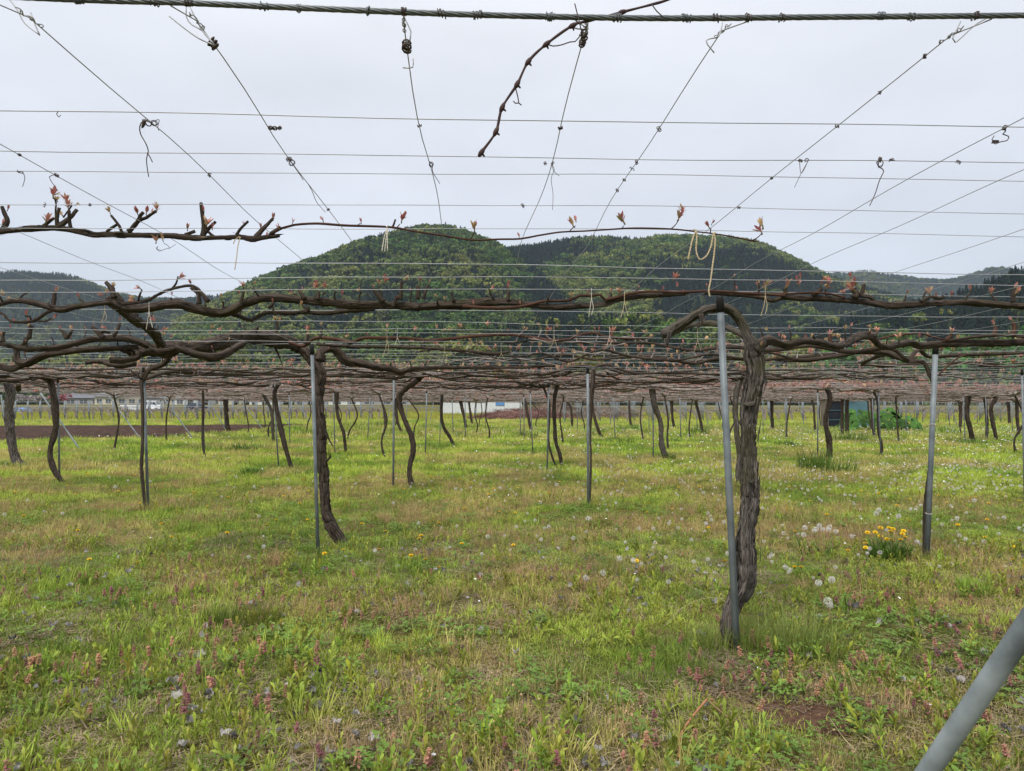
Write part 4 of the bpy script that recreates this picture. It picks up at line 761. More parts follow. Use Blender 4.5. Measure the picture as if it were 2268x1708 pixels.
# ---- vine D: arm along the hills on the right, its trunk out of the picture
vd = empty('grapevine', tuple(pt(2330, 690, 3.5)), 'mossy brown vine arm with pink and orange buds at right, above the near post', 'vine')
limb(vd, 'arm', [(2420, 690), (2340, 682), (2268, 678), (2188, 673), (2137, 670), (2059, 673), (1982, 676), (1930, 672), (1879, 665), (1801, 661), (1737, 660), (1714, 667), (1690, 660), (1646, 653), (1595, 649), (1560, 648)], [3.5, 3.48, 3.44], [9, 9, 8, 8, 8, 9, 8, 7, 7, 7, 6, 5, 4], 'bark', .016, 13, .24, 2.9, .1)
limb(vd, 'cane', [(1646, 652), (1700, 652), (1750, 650), (1800, 648), (1840, 651), (1872, 660)], 3.42, [3, 2.8, 2.6, 3], 'cane', .02, 8, .1)
for pxs, a, b in [([(1733, 658), (1739, 648), (1738, 640)], 5, 4), ([(1800, 655), (1812, 645), (1820, 638)], 5, 3), ([(1893, 660), (1897, 650), (1890, 640)], 7, 5), ([(1905, 655), (1912, 640), (1912, 630)], 4, 3), ([(1905, 655), (1925, 658), (1935, 664)], 4, 3), ([(2040, 668), (2060, 658), (2080, 660), (2090, 656)], 4.5, 3), ([(2245, 670), (2244, 655), (2247, 640)], 6, 4)]: limb(vd, 'spur', pxs, 3.44, [a, b], 'bark', .008, 8, .22)
for x, y, v, s in [(1745, 638, 4, 1.2), (1737, 642, 6, 1.1), (1764, 625, 2, 1.1), (1774, 618, 2, 1.0), (1768, 636, 5, 1.1), (1817, 635, 2, 1.0), (1830, 635, 5, 1.1), (1826, 625, 3, 1.0), (1842, 625, 4, 1.1), (1836, 640, 3, .9), (1886, 620, 2, 1.2), (1896, 630, 6, 1.2), (1885, 645, 5, 1.4), (1895, 650, 5, 1.3), (1900, 635, 4, 1.1), (1870, 655, 5, .8), (1915, 630, 1, .8), (2058, 655, 4, 1.1), (2073, 659, 2, .8), (2108, 660, 2, 1.1), (2245, 640, 2, 1.2), (2246, 655, 6, 1.2), (1700, 643, 3, 1.3), (1692, 640, 5, 1.3), (1633, 645, 2, .9)]: add_shoot(vd, pt(x, y, 3.43), v, s * 1.05, rs)

# ---- twine ties
def twine(strands, d, r, label, m='twine', group='twine ties on the canes'):
    g = G()
    for pxs in strands:
        P, _ = trace(pxs, d, 1.0); sp, _ = spline(P, np.ones(len(P)), .004); Ls = np.arange(len(sp)) * .004
        for k in (0, 1):
            a = Ls / .016 * 6.28 + k * math.pi; tube(g, sp + r * .5 * np.stack([np.cos(a), np.sin(a), 0 * a], -1), r * .62, 6)
    return tag(g.obj('twine_tie', m), label, 'twine', group)
twine([[(1541, 512), (1534, 530), (1527, 560), (1524, 575)], [(1536, 508), (1542, 512), (1543, 530), (1542, 555), (1548, 573), (1557, 573), (1568, 562), (1576, 540), (1580, 518), (1584, 514)], [(1580, 515), (1584, 530), (1582, 560), (1578, 590), (1574, 620), (1570, 642), (1572, 657)]], 2.16, .0027, 'jute rope looped in a U on the thin cane, top right of centre')
twine([[(532, 525), (527, 545), (524, 570), (520, 597)], [(530, 524), (520, 532), (517, 540)]], 2.18, .0016, 'jute twine hanging from the end of the old brown arm')
twine([[(858, 505), (851, 525), (846, 557)], [(858, 505), (855, 530), (852, 557)], [(858, 505), (858, 530), (858, 555)], [(856, 500), (859, 508)]], 2.18, .0016, 'pale frayed bundle of twine hanging from the reddish cane', 'twine_white')
for k, (x, y, l, d, lab) in enumerate([(1310, 660, 42, 3.38, 'forked jute tie below the brown arm, right of centre'), (1383, 668, 36, 3.38, 'thin frayed jute tie below the brown arm left of the near post'), (1695, 655, 45, 3.38, 'jute tie hanging just right of the near black post cap'), (330, 690, 40, 3.4, 'old jute tie hanging below the thick arm at left'), (232, 690, 25, 3.5, 'grey frayed tie below the left arm'), (1227, 745, 30, 5.4, 'pale jute tie on the long middle cane, right of centre'), (1350, 745, 22, 5.4, 'forked pale tie on the long middle cane'), (1545, 750, 30, 5.4, 'straight pale tie left of the near post'), (857, 752, 40, 5.5, 'looped pale tie above the right limb of the left vine'), (880, 748, 18, 5.5, 'small pale loop beside the looped tie'), (985, 778, 25, 6.1, 'pale tie below the second long cane'), (1110, 782, 16, 6.1, 'small forked tie on the second long cane')]):
    twine([[(x, y - 22), (x, y)], [(x, y), (x - 3, y + l * .5), (x - 6 - 2 * (k % 3), y + l)], [(x, y), (x + 4, y + l * .5), (x + 8 * (k % 2), y + l * .9)]], d, .0015, lab, 'twine' if k % 3 else 'twine_white')

# ---- the other vines: trunk traced, canopy grown along the wires
TR = [  # (polyline top..base, half width, weathered)
    ([(13, 842), (22, 870), (22, 930), (25, 980), (33, 1015), (46, 1036)], [13, 14, 12, 12, 13, 16], 1), ([(114, 842), (121, 890), (124, 930), (122, 965), (113, 1000), (120, 1038), (138, 1068)], [8, 8, 7.5, 7, 6.5, 6.5, 6], 0), ([(313, 842), (316, 900), (314, 990), (313, 1040), (321, 1126)], [4, 4, 4, 4, 3.5], 0), ([(449, 862), (450, 930), (449, 980), (455, 1018)], [3.5, 3.2, 3, 3], 0),
    ([(499, 870), (500, 910), (505, 960)], [6, 5.5, 6], 0), ([(582, 870), (600, 905), (604, 950), (606, 984)], [4.5, 5, 5, 4], 1), ([(622, 845), (609, 868), (615, 915), (632, 990), (646, 1038)], [5, 6, 6, 6, 6], 0), ([(745, 866), (747, 915), (762, 965), (765, 1005)], [6, 5, 5, 5], 0), ([(929, 840), (893, 866), (884, 886), (893, 925), (911, 968), (915, 1000), (906, 1046), (914, 1078)], [7, 7, 7, 7, 7.5, 7, 7, 8], 0),
    ([(876, 880), (880, 930), (892, 962)], [5, 4, 4], 0), ([(979, 868), (978, 930), (996, 968), (1009, 993)], [5, 4.5, 4.5, 5], 0), ([(1020, 886), (1028, 920), (1034, 952)], [4.5, 4, 4], 0), ([(1038, 888), (1042, 915), (1047, 942)], [3.5, 3, 3], 0), ([(1160, 875), (1168, 915), (1177, 956)], [4, 4, 4], 0), ([(1235, 850), (1226, 890), (1228, 965), (1240, 1008), (1244, 1036)], [7, 5, 5.5, 5.5, 6], 0), ([(1205, 860), (1217, 900), (1215, 980), (1234, 1040)], [3, 3, 3, 3], 0),
    ([(1315, 815), (1312, 860), (1308, 950), (1309, 1030), (1306, 1118)], [6, 6, 2.5, 2.5, 2.5], 0), ([(1311, 886), (1316, 920), (1328, 958), (1336, 968)], [4, 4, 4, 4], 0), ([(1257, 890), (1265, 905), (1268, 948)], [3.5, 3, 3.5], 0), ([(1394, 885), (1395, 920), (1399, 948)], [3.5, 3.2, 4], 0), ([(1443, 858), (1450, 895), (1464, 940), (1466, 985), (1478, 1022)], [9, 8, 8, 8, 8], 1), ([(1487, 888), (1490, 925), (1495, 952)], [4, 3.5, 4], 0), ([(1541, 888), (1550, 925), (1557, 962)], [4, 4, 4.5], 0),
    ([(1640, 840), (1628, 890), (1630, 950), (1638, 1010), (1636, 1050), (1640, 1074)], [8, 8, 8, 9, 9, 9], 1), ([(1709, 884), (1710, 920), (1712, 955)], [5, 4.5, 4.5], 0), ([(1795, 880), (1802, 900), (1805, 958)], [3, 3, 3], 0), ([(1822, 848), (1838, 880), (1830, 930), (1838, 980), (1837, 1020)], [8, 8, 7, 7.5, 7.5], 0), ([(1865, 884), (1866, 966)], [4, 4], 0), ([(1876, 880), (1876, 963)], [5, 5], 0), ([(1931, 884), (1933, 930), (1935, 970)], [4.5, 4, 4], 0), ([(1935, 868), (1944, 890), (1945, 950), (1953, 985), (1952, 1010)], [3, 3, 3, 4, 3.5], 0),
    ([(2012, 800), (2046, 803), (2058, 828), (2066, 850), (2067, 900), (2064, 1000), (2050, 1120), (2046, 1232)], [5, 5, 5, 4.5, 4, 4, 4.5, 4], 0), ([(2126, 890), (2128, 920), (2127, 952)], [4.5, 4, 4], 0), ([(2145, 866), (2141, 912), (2150, 955), (2157, 985)], [6, 6, 6, 6], 0), ([(2181, 882), (2186, 930), (2185, 975)], [4, 3.5, 3.5], 0), ([(2207, 880), (2194, 905), (2200, 945), (2210, 983)], [5.5, 5, 5, 5.5], 0), ([(2232, 884), (2236, 942)], [4, 4], 0), ([(2252, 890), (2257, 968)], [5, 5], 0)]
tlab = {0: 'thick pale grapevine trunk with flared foot at the left edge', 1: 'dark bent grapevine trunk second from the left edge', 2: 'thin dark grapevine climbing beside the left post', 6: 'leaning dark grapevine with clubbed foot left of the twisted one', 8: 'S-shaped dark grapevine trunk left of centre', 14: 'dark grapevine with kinked foot near the centre, crossed by a thin stem', 16: 'thin dark grapevine tied behind the lone post right of centre', 20: 'grey weathered grapevine trunk leaning right, left of the near post', 23: 'grapevine trunk seen between the near post and the thick trunk', 26: 'winding dark grapevine trunk right of the thick one, before the shed', 31: 'thin grapevine forking in a Y behind the sturdy right post', 33: 'dark grapevine trunk near the right edge, left of two leaning ones', 35: 'dark grapevine trunk curving like a bow near the right edge'}
rv = np.random.default_rng(41)
def grow(vine, T, d, rs, n_arms, reach, joined, tr=.03):
    """arms along the wires from a trunk top T, with spurs, canes and buds"""
    cg = G(); bv, bf, bc = [], [], []; nb = 0; far = d > 16
    for k in range(n_arms):
        sd_ = 1 if k % 2 else -1; yo = rs.uniform(-1.9, 1.9) if d > 11 else rs.uniform(-.3, 2.2); Ln = rs.uniform(*reach); x = T[0]; pts_ = [T.copy()]; 
        zc = lambda a, b: float(canopy(a, b)) - .03
        pts_.append(np.array([T[0] + sd_ * rs.uniform(.08, .2), T[1] + yo * .3, (T[2] + zc(T[0], T[1])) / 2 + .06])); x = T[0] + sd_ * rs.uniform(.3, .6)
        pts_.append(np.array([x, T[1] + yo * .75, zc(x, T[1] + yo) - rs.uniform(0, .04)])); Y0 = T[1] + yo
        stp = .3 if not far else .5
        while abs(x - T[0]) < Ln and x > -13.4:
            x += sd_ * stp * rs.uniform(.7, 1.3); pts_.append(np.array([x, Y0 + rs.normal(0, .05), zc(x, Y0) + rs.normal(-.005, .022)]))
        r0 = rs.uniform(.011, .021); R = np.linspace(r0, .006, len(pts_)) * (1 + rs.normal(0, .1, len(pts_)))
        if k < 3: R[:4] = np.maximum(R[:4], tr * np.array([.85, .7, .5, .35])[:len(R[:4])])
        sp, sr = spline(np.array(pts_), R, .07 if not far else .16)
        g = G() if not joined else cg
        tube(g, sp, np.maximum(sr, .0045 if not far else .0055), 7 if not far else 5, .2 if not far else 0, rs.uniform(0, 9), lump=.15 if not far else 0, rough=.12)
        if not joined: g.obj('arm', 'bark', vine)
        L_ = np.concatenate([[0], np.cumsum(np.linalg.norm(np.diff(sp, axis=0), axis=1))])
        for s_ in np.arange(.35, L_[-1], .15 if not far else .2):
            s2 = s_ + rs.uniform(-.06, .06); p = np.array([np.interp(s2, L_, sp[:, c]) for c in range(3)]); h = rs.uniform(.02, .09); t = p + np.array([rs.normal(0, .03), rs.normal(0, .03), h])
            tube(cg, [p, (p + t) / 2 + rs.normal(0, .006, 3), t], [.006, .005, .004] if not far else [.008, .007, .006], 4, cap=False)
            for _ in range(1 + (rs.random() < .55)):
                if d < 12: V_, F_, C_ = NEARB[rs.integers(len(NEARB))]; sc = rs.uniform(1.1, 2.1)
                else: V_, F_, C_ = FARB[rs.integers(4)]; sc = rs.uniform(.8, 1.7) * (1 if not far else 1.6)
                a = rs.uniform(0, 6.28); Rm = rotm((rs.normal(0, .4), rs.normal(0, .4), a)); bv.append(V_ @ Rm.T * sc + t + rs.normal(0, .012, 3)); bf.append(F_ + nb); bc.append(C_ * rs.uniform(.75, 1.1)); nb += len(V_)
        for _ in range(3):
            i = rs.integers(len(sp) // 3, len(sp)); p = sp[i]; ln = rs.uniform(.5, 1.5); t = np.linspace(0, 1, 7)[:, None]; dy = rs.normal(0, .25)
            q = p + t * np.array([sd_ * ln, dy, 0]) + np.concatenate([np.zeros((1, 3)), rs.normal(0, .02, (6, 3))]); q[:, 2] += rs.uniform(-.02, .05) * np.sin(t[:, 0] * 3.1)
            tube(cg, q, np.linspace(.005, .003, 7) * (1.0 if not far else 1.35), 4, cap=False)
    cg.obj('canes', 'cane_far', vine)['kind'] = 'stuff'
    bg_ = G(); bg_.add(np.concatenate(bv), np.concatenate(bf), None, np.concatenate(bc)); bg_.obj('buds', 'bud', vine)['kind'] = 'stuff'
vine_xy = []
for i, (pl, hw, wth) in enumerate(TR):
    bx, by = pl[-1]; B0 = ground_at(bx, by); d = depth_of(B0)
    e_ = empty('grapevine', tuple(B0), tlab.get(i, 'slender dark grapevine among the far rows under the trellis'), 'vine', None if i in tlab else 'grapevines in the far rows')
    far = d > 16
    limb(e_, 'trunk', pl + [(bx + 1, by + 8)], d, list(hw) + [hw[-1] * 1.15], 'bark_grey' if wth else 'bark', .025 if d < 12 else .06, 14 if d < 12 else 8, .22, None, .1)
    T = pt(pl[0][0], pl[0][1], d); grow(e_, T, d, rv, 9 if d > 11 else 7, (2.2, 4.4), d > 15, px2m(hw[0] * .85, d)); vine_xy.append(T[:2])
    if i == 31: fork_vine = e_
limb(fork_vine, 'arm', [(2081, 828), (2100, 810), (2122, 793), (2140, 785)], 6.1, [2.5, 2.2], 'cane', .03, 7, .1)
# vines whose trunks hide behind others, filling the trellis
gy = np.arange(17.5, 45, 2.75); k = 0
for r_i, y in enumerate(gy):
    for x in np.arange(-13.0 + (2.7 if r_i % 2 else 0), 24, 5.4):
        if abs(x) > y * .78 + 2.5: continue
        if len(vine_xy) and np.min(np.hypot(*(np.array(vine_xy) - [x, y]).T)) < 2.5: continue
        if x < -11.5: continue
        x2 = x + rv.uniform(-.5, .5); y2 = y + rv.uniform(-.6, .6); z0 = float(gz(x2, y2)); vine_xy.append((x2, y2))
        e_ = empty('grapevine', (x2, y2, z0), 'slender dark grapevine among the far rows under the trellis', 'vine', 'grapevines in the far rows')
        T = np.array([x2 + rv.normal(0, .12), y2, float(canopy(x2, y2)) - .12]); q = np.array([[x2, y2, z0 - .1], [x2 + rv.normal(0, .05), y2, z0 + .4], [x2 + rv.normal(0, .1), y2, z0 + .95], T])
        sp, sr = spline(q, [.034, .028, .026, .025], .06); tube(G(), sp, sr, 8, .2, rv.uniform(0, 9), lump=.1).obj('trunk', 'bark', e_)
        grow(e_, T, y, rv, 7, (2.0, 3.6), y > 15); k += 1
# ================================================================== FAR THINGS
M['white_wall'] = simple('pale_cladding', (.55, .58, .57), (.66, .69, .68), 2, .7)
M['cream'] = simple('cream_render', (.50, .47, .36), (.58, .55, .43), 3, .9)
M['beige'] = simple('beige_render', (.42, .38, .31), (.5, .46, .38), 3, .9)
M['greywall'] = simple('grey_render', (.28, .28, .28), (.36, .36, .36), 3, .9)
M['roof'] = simple('grey_roof_tile', (.10, .105, .125), (.16, .165, .185), 4, .55)
M['roof_b'] = simple('blue_grey_roof', (.22, .27, .33), (.28, .33, .38), 4, .5)
M['roof_r'] = simple('faded_red_roof', (.30, .14, .11), (.36, .18, .14), 4, .7)
M['glass'] = simple('window_glass', (.03, .04, .05), (.06, .07, .08), 2, .12, spec=.6)
M['whitep'] = simple('white_paint', (.72, .74, .76), (.78, .80, .82), 3, .35, spec=.5)
M['darkp'] = simple('dark_blue_paint', (.02, .03, .05), (.03, .045, .07), 3, .3, spec=.5)
M['tyre'] = simple('tyre_rubber', (.012, .012, .012), (.02, .02, .02), 8, .85)
M['rim'] = simple('steel_rim', (.35, .36, .37), (.45, .46, .47), 8, .4, .6)
M['teal'] = simple('teal_sheet', (.07, .16, .19), (.11, .21, .24), 4, .5)
M['doorway_shade'] = simple('painted_doorway_shade', (.010, .014, .022), (.018, .022, .03), 4, .8)  # colour stands in for the unlit inside of the teal shed
M['wood'] = simple('weathered_wood', (.16, .13, .10), (.24, .2, .16), 5, .9)
M['tarp'] = simple('blue_tarpaulin', (.08, .22, .48), (.12, .28, .55), 6, .5)
M['asphalt'] = simple('road_asphalt', (.05, .05, .05), (.07, .07, .07), 4, .95)
M['brush'] = simple('cut_brush', (.12, .06, .05), (.25, .14, .115), 3, .95)
M['hedge'] = simple('brown_hedge', (.12, .085, .06), (.2, .15, .11), 4, .95)

def gp(px, d, dz=0.): p = pt(px, 914, d); return np.array([p[0], p[1], float(gz(p[0], p[1])) + dz])
# road along the far field
q = np.linspace(-120, 60, 40); v, f = grid_sheet(q, np.array([133., 138.5]), lambda x, y: gz(x, y) + .06)
tag(G().add(v, f).obj('road', 'asphalt'), 'narrow road beyond the far vineyard', 'road', kind='structure')

def house(px, d, w, dep, hw_, hr, wall, roof, label, gable=False, rz=0.1):
    d *= 1.35; w *= 1.3; p = gp(px, d); e_ = empty('house', tuple(p), label, 'house', 'houses beyond the road')
    def place(g, nm, m, par=e_):
        o = g.obj(nm, m); o.parent = par; o.location = (0, 0, 0); o.matrix_parent_inverse = Matrix.Identity(4); return o
    e_.rotation_euler = (0, 0, rz)
    place(box(G(), (0, 0, hw_ / 2 - .3), (w, dep, hw_ + .6)), 'wall', wall)
    o_ = .6; g = G()
    if gable:
        v = np.array([[-w / 2 - o_, -dep / 2 - o_, hw_ - .15], [w / 2 + o_, -dep / 2 - o_, hw_ - .15], [0, -dep / 2 - o_, hw_ + hr], [-w / 2 - o_, dep / 2 + o_, hw_ - .15], [w / 2 + o_, dep / 2 + o_, hw_ - .15], [0, dep / 2 + o_, hw_ + hr]])
        v = np.vstack([v, v - [0, 0, .18]])
        g.add(v, [np.array([[0, 2, 5, 3], [2, 1, 4, 5], [6, 9, 11, 8], [8, 11, 10, 7], [0, 6, 8, 2], [2, 8, 7, 1], [3, 5, 11, 9], [5, 4, 10, 11], [0, 3, 9, 6], [1, 7, 10, 4]])], flat=True)
        gg = G(); gg.add(np.array([[-w / 2, -dep / 2, hw_], [w / 2, -dep / 2, hw_], [0, -dep / 2, hw_ + hr * .86], [-w / 2, dep / 2, hw_], [w / 2, dep / 2, hw_], [0, dep / 2, hw_ + hr * .86]]), [np.array([[0, 1, 2], [4, 3, 5]])]); place(gg, 'gable', wall)
    else:
        v = np.array([[-w / 2 - o_, -dep / 2 - o_, hw_ - .1], [w / 2 + o_, -dep / 2 - o_, hw_ - .1], [w / 2 + o_, dep / 2 + o_, hw_ - .1], [-w / 2 - o_, dep / 2 + o_, hw_ - .1], [-w / 2 + dep * .2, 0, hw_ + hr], [w / 2 - dep * .2, 0, hw_ + hr]])
        g.add(v, [np.array([[0, 1, 5, 4], [2, 3, 4, 5], [0, 3, 2, 1]]), np.array([[1, 2, 5], [3, 0, 4]])], flat=True)
    r_ = place(g, 'roof', roof); 
    gr = G(); tube(gr, [[-w / 2 + dep * .2 if not gable else 0, 0 if not gable else -dep / 2 - .6, hw_ + hr], [w / 2 - dep * .2 if not gable else 0, 0 if not gable else dep / 2 + .6, hw_ + hr]], .14, 6); place(gr, 'ridge', roof, r_)
    for x in np.linspace(-w * .33, w * .33, 3):
        wd = place(box(G(), (x, -dep / 2 - .03, hw_ * .5), (w * .18, .08, 1.2)), 'window', 'glass'); place(box(G(), (x, -dep / 2 - .05, hw_ * .5 - .68), (w * .2, .14, .1)), 'sill', 'whitep', wd)
        place(box(G(), (x, -dep / 2 - .075, hw_ * .5), (.06, .03, 1.2)), 'frame', 'whitep', wd)
house(195, 172, 9, 7, 2.7, 1.8, 'greywall', 'roof', 'low grey house with dark hipped roof, leftmost behind the road')
house(248, 165, 6, 6, 2.9, 1.7, 'cream', 'roof', 'cream house with grey roof behind the second left strut')
house(290, 160, 6.2, 6, 2.6, 1.6, 'beige', 'roof_b', 'beige gabled house with blue grey roof just left of the white van', True, .5)
house(345, 182, 8, 7, 3.2, 2.0, 'greywall', 'roof', 'grey house with dark roof behind the white van')
house(392, 176, 6, 6, 2.8, 1.6, 'beige', 'roof', 'small beige house right of the white van')
house(432, 168, 8, 6, 2.6, 1.6, 'white_wall', 'roof_b', 'pale house with light blue roof left of the slim dark trunk', False, -.1)
house(505, 185, 8, 7, 3.0, 1.9, 'cream', 'roof', 'cream house with dark roof right of the slim dark trunk')
house(262, 205, 7, 7, 4.2, 1.8, 'cream', 'roof_r', 'taller house with faded red roof behind the cream one')
house(780, 190, 12, 7, 3.0, 1.9, 'white_wall', 'roof', 'white walled house with dark roof behind the far left rows')
house(855, 170, 12, 7, 2.5, 1.7, 'greywall', 'roof_b', 'long house with blue grey roof left of the white shed')
for k, a in enumerate((745, 690, 590)): house(a, 195 + 8 * k, 9, 7, 3.0, 1.8, ('cream', 'greywall', 'white_wall')[k], 'roof', ('cream house half hidden behind the twisted trunk', 'grey house left of the twisted trunk', 'white house far off between two leaning trunks')[k])
def blossom(px, d, top, w, c, label):
    single_tree(px, top, d * 1.35, w, c, label, 1)
blossom(132, 158, 866, 46, (.42, .16, .19), 'pink blossoming tree by the leftmost houses')
blossom(60, 165, 868, 70, (.30, .27, .26), 'greyish white blossoming tree at the far left')
blossom(22, 190, 850, 60, (.05, .08, .03), 'dark green tree at the far left beyond the road')
blossom(405, 190, 868, 50, (.06, .10, .03), 'small green tree behind the small beige house')
blossom(545, 180, 866, 60, (.05, .08, .03), 'dark green tree right of the cream houses')
blossom(615, 175, 860, 70, (.045, .075, .025), 'dark tree behind the leaning trunks left of the twisted one')

def vehicle(px, d, prof, wdt, body, label, name, cat, facing=1, glass=(), wheels=(.6, 2.6), wr=.29):
    """side profile (x, z) extruded across the width, with windows, wheels and lamps"""
    p = gp(px, d, .07); e_ = empty(name, tuple(p), label, cat); e_.rotation_euler = (0, 0, math.pi if facing < 0 else 0)
    def pl(g, nm, m, par=None, smooth=False):
        o = g.obj(nm, m, None, smooth); o.parent = par or e_; return o
    pr = np.array(prof); n = len(pr); y = wdt / 2
    inn = pr.copy(); ctr = pr.mean(0); tp = (pr[:, 1] > 1.0)
    yy = np.where(tp, y - .12, y)
    v = np.concatenate([np.stack([pr[:, 0], -yy, pr[:, 1]], -1), np.stack([pr[:, 0], yy, pr[:, 1]], -1)])
    i = np.arange(n); f = [np.stack([i, (i + 1) % n, (i + 1) % n + n, i + n], -1)]
    c = G(); c.add(v, f); c.add(v[:n], [np.array([np.arange(n)[::-1]])]); c.add(v[n:], [np.array([np.arange(n)])]); b_ = pl(c, 'body', body)
    for s in (-1, 1):
        for k, (x0, x1, z0, z1, sl) in enumerate(glass):
            g = G(); w0 = s * (y - .02 + .012); w1 = s * (y - .1 + .012)
            g.add(np.array([[x0, w0, z0], [x1 + sl, w0, z0], [x1, w1, z1], [x0, w1, z1]]), [np.array([[0, 1, 2, 3]])]); pl(g, 'window', 'glass')
        for x in wheels:
            th = np.linspace(0, 2 * math.pi, 22); g = tube(G(), [[x, s * (y - .19), wr], [x, s * (y - .0), wr], [x, s * (y + .02), wr]], [wr, wr, wr * .9], 18); w_ = pl(g, 'wheel', 'tyre')
            pl(tube(G(), [[x, s * (y + .0), wr], [x, s * (y + .03), wr]], [wr * .6, wr * .55], 14), 'rim', 'rim', w_)
        pl(box(G(), (pr[:, 0].max() - .03, s * (y - .2), .72), (.08, .26, .16)), 'headlight', 'rim'); pl(box(G(), (pr[:, 0].min() + .02, s * (y - .12), .8), (.06, .12, .3)), 'tail_lamp', 'roof_r')
        pl(box(G(), (.55 * pr[:, 0].max() + .75, s * (y + .08), 1.05), (.1, .14, .16)), 'wing_mirror', 'tyre')
    xw = pr[:, 0].max(); return e_, pl, b_
van, pl, b_ = vehicle(318, 134.5, [(0, .3), (3.35, .3), (3.4, .55), (3.36, .95), (3.2, 1.05), (2.75, 1.12), (2.2, 1.78), (2.0, 1.87), (.2, 1.88), (.04, 1.7), (0, 1.0)], 1.47, 'whitep', 'small white van parked on the road beyond the left field', 'parked_van', 'van', 1, ((.2, .95, 1.15, 1.68, 0), (1.08, 1.75, 1.15, 1.68, 0), (1.88, 2.22, 1.15, 1.66, .42)))
pl(G().add(np.array([[2.8, -.6, 1.13], [2.8, .6, 1.13], [2.28, .55, 1.74], [2.28, -.55, 1.74]]) + [.03, 0, .02], [np.array([[0, 1, 2, 3]])]), 'windscreen', 'glass'); pl(box(G(), (3.4, 0, .38), (.1, 1.4, .2)), 'bumper', 'rim'); pl(box(G(), (1.0, -.742, 1.0), (.16, .02, .04)), 'door_handle', 'tyre')
vehicle(413, 137, [(0, .3), (4.1, .3), (4.15, .6), (3.9, .85), (3.1, .95), (2.5, 1.4), (1.1, 1.45), (.3, 1.0), (0, .9)], 1.65, 'darkp', 'dark blue car low behind the far rows right of the white van', 'parked_car', 'car', 1, ((.75, 1.5, .95, 1.34, 0), (1.6, 2.4, .95, 1.34, .45)), (.75, 3.2), .3)
# white garden fence beside the van, boards told apart
wf = empty('garden_fence', tuple(gp(285, 141)), 'low white fence left of the white van', 'fence')
bm_ = box(G(), (0, 0, .5), (.22, .04, 1.0)).mesh('board', 'whitep')
for k in range(15): child('board', bm_, wf, gp(267 + k * 2.9, 139.5))
g = G(); box(g, gp(287, 139.56, .75), (5.2, .04, .09)); g.obj('rail', 'whitep', wf)
# blue tarpaulin heap
c0 = gp(48, 128); a = np.linspace(0, 2 * np.pi, 18, endpoint=False); rr = np.linspace(0, 1, 6); A_, R_ = np.meshgrid(a, rr); hgt = .75 * (1 - R_ ** 2.2) + .08 * np.sin(A_ * 5) * R_
v = np.stack([c0[0] + 2.2 * R_ * np.cos(A_) * (1 + .08 * np.sin(3 * A_)), c0[1] + 1.0 * R_ * np.sin(A_), c0[2] + hgt], -1).reshape(-1, 3); i = np.arange(5)[:, None] * 18; j = np.arange(18)[None]; j2 = (j + 1) % 18
tag(G().add(v, np.stack([i + j, i + 18 + j, i + 18 + j2, i + j2], -1).reshape(-1, 4)).obj('tarpaulin_heap', 'tarp'), 'heap under a blue tarpaulin at the far left', 'tarpaulin')
# guard rail along the road
gr_ = empty('guard_rail', tuple(gp(400, 141)), 'grey guard rail along the road beyond the far rows', 'guard rail')
q = np.arange(-95, 12, 4.0)
pm = box(G(), (0, 0, .4), (.12, .12, .8)).mesh('rail_post', 'galv_dull')
for x in q: child('rail_post', pm, gr_, (x, 141, float(gz(x, 141))))
for z in (.62,): box(G(), (-41.5, 140.92, float(gz(0, 141)) + z), (109, .05, .10)).obj('rail', 'galv_dull', gr_)

# white shed with ribbed cladding
sh = empty('white_shed', tuple(gp(1070, 104)), 'long white ribbed metal shed behind the brush pile', 'shed')
p = gp(1068, 104); W_ = 11.5
box(G(), (p[0], p[1] + 2.5, p[2] + 1.5), (W_, 5, 3.0)).obj('wall', 'white_wall', sh)
rm = box(G(), (0, 0, 1.48), (.07, .05, 2.94)).mesh('rib', 'white_wall')
for x in np.arange(-W_ / 2 + .15, W_ / 2, .42): child('rib', rm, sh, (p[0] + x, p[1] - .02, p[2]))
g = G(); g.add(np.array([[p[0] - W_ / 2 - .3, p[1] - .5, p[2] + 2.98], [p[0] + W_ / 2 + .3, p[1] - .5, p[2] + 2.98], [p[0] + W_ / 2 + .3, p[1] + 5.4, p[2] + 3.8], [p[0] - W_ / 2 - .3, p[1] + 5.4, p[2] + 3.8]]), [np.array([[0, 1, 2, 3]])]); g.obj('roof', 'roof', sh)
wn_ = box(G(), (p[0] - 1.0, p[1] - .06, p[2] + 2.3), (3.0, .06, .8)).obj('window', 'glass', sh); box(G(), (p[0] - 1.0, p[1] - .08, p[2] + 1.87), (3.1, .1, .08)).obj('sill', 'wood', wn_)
box(G(), (p[0] + 2.6, p[1] - .07, p[2] + 2.0), (1.3, .06, 1.4)).obj('blue_panel', 'tarp', sh)['label'] = 'pale blue panel on the shed wall'
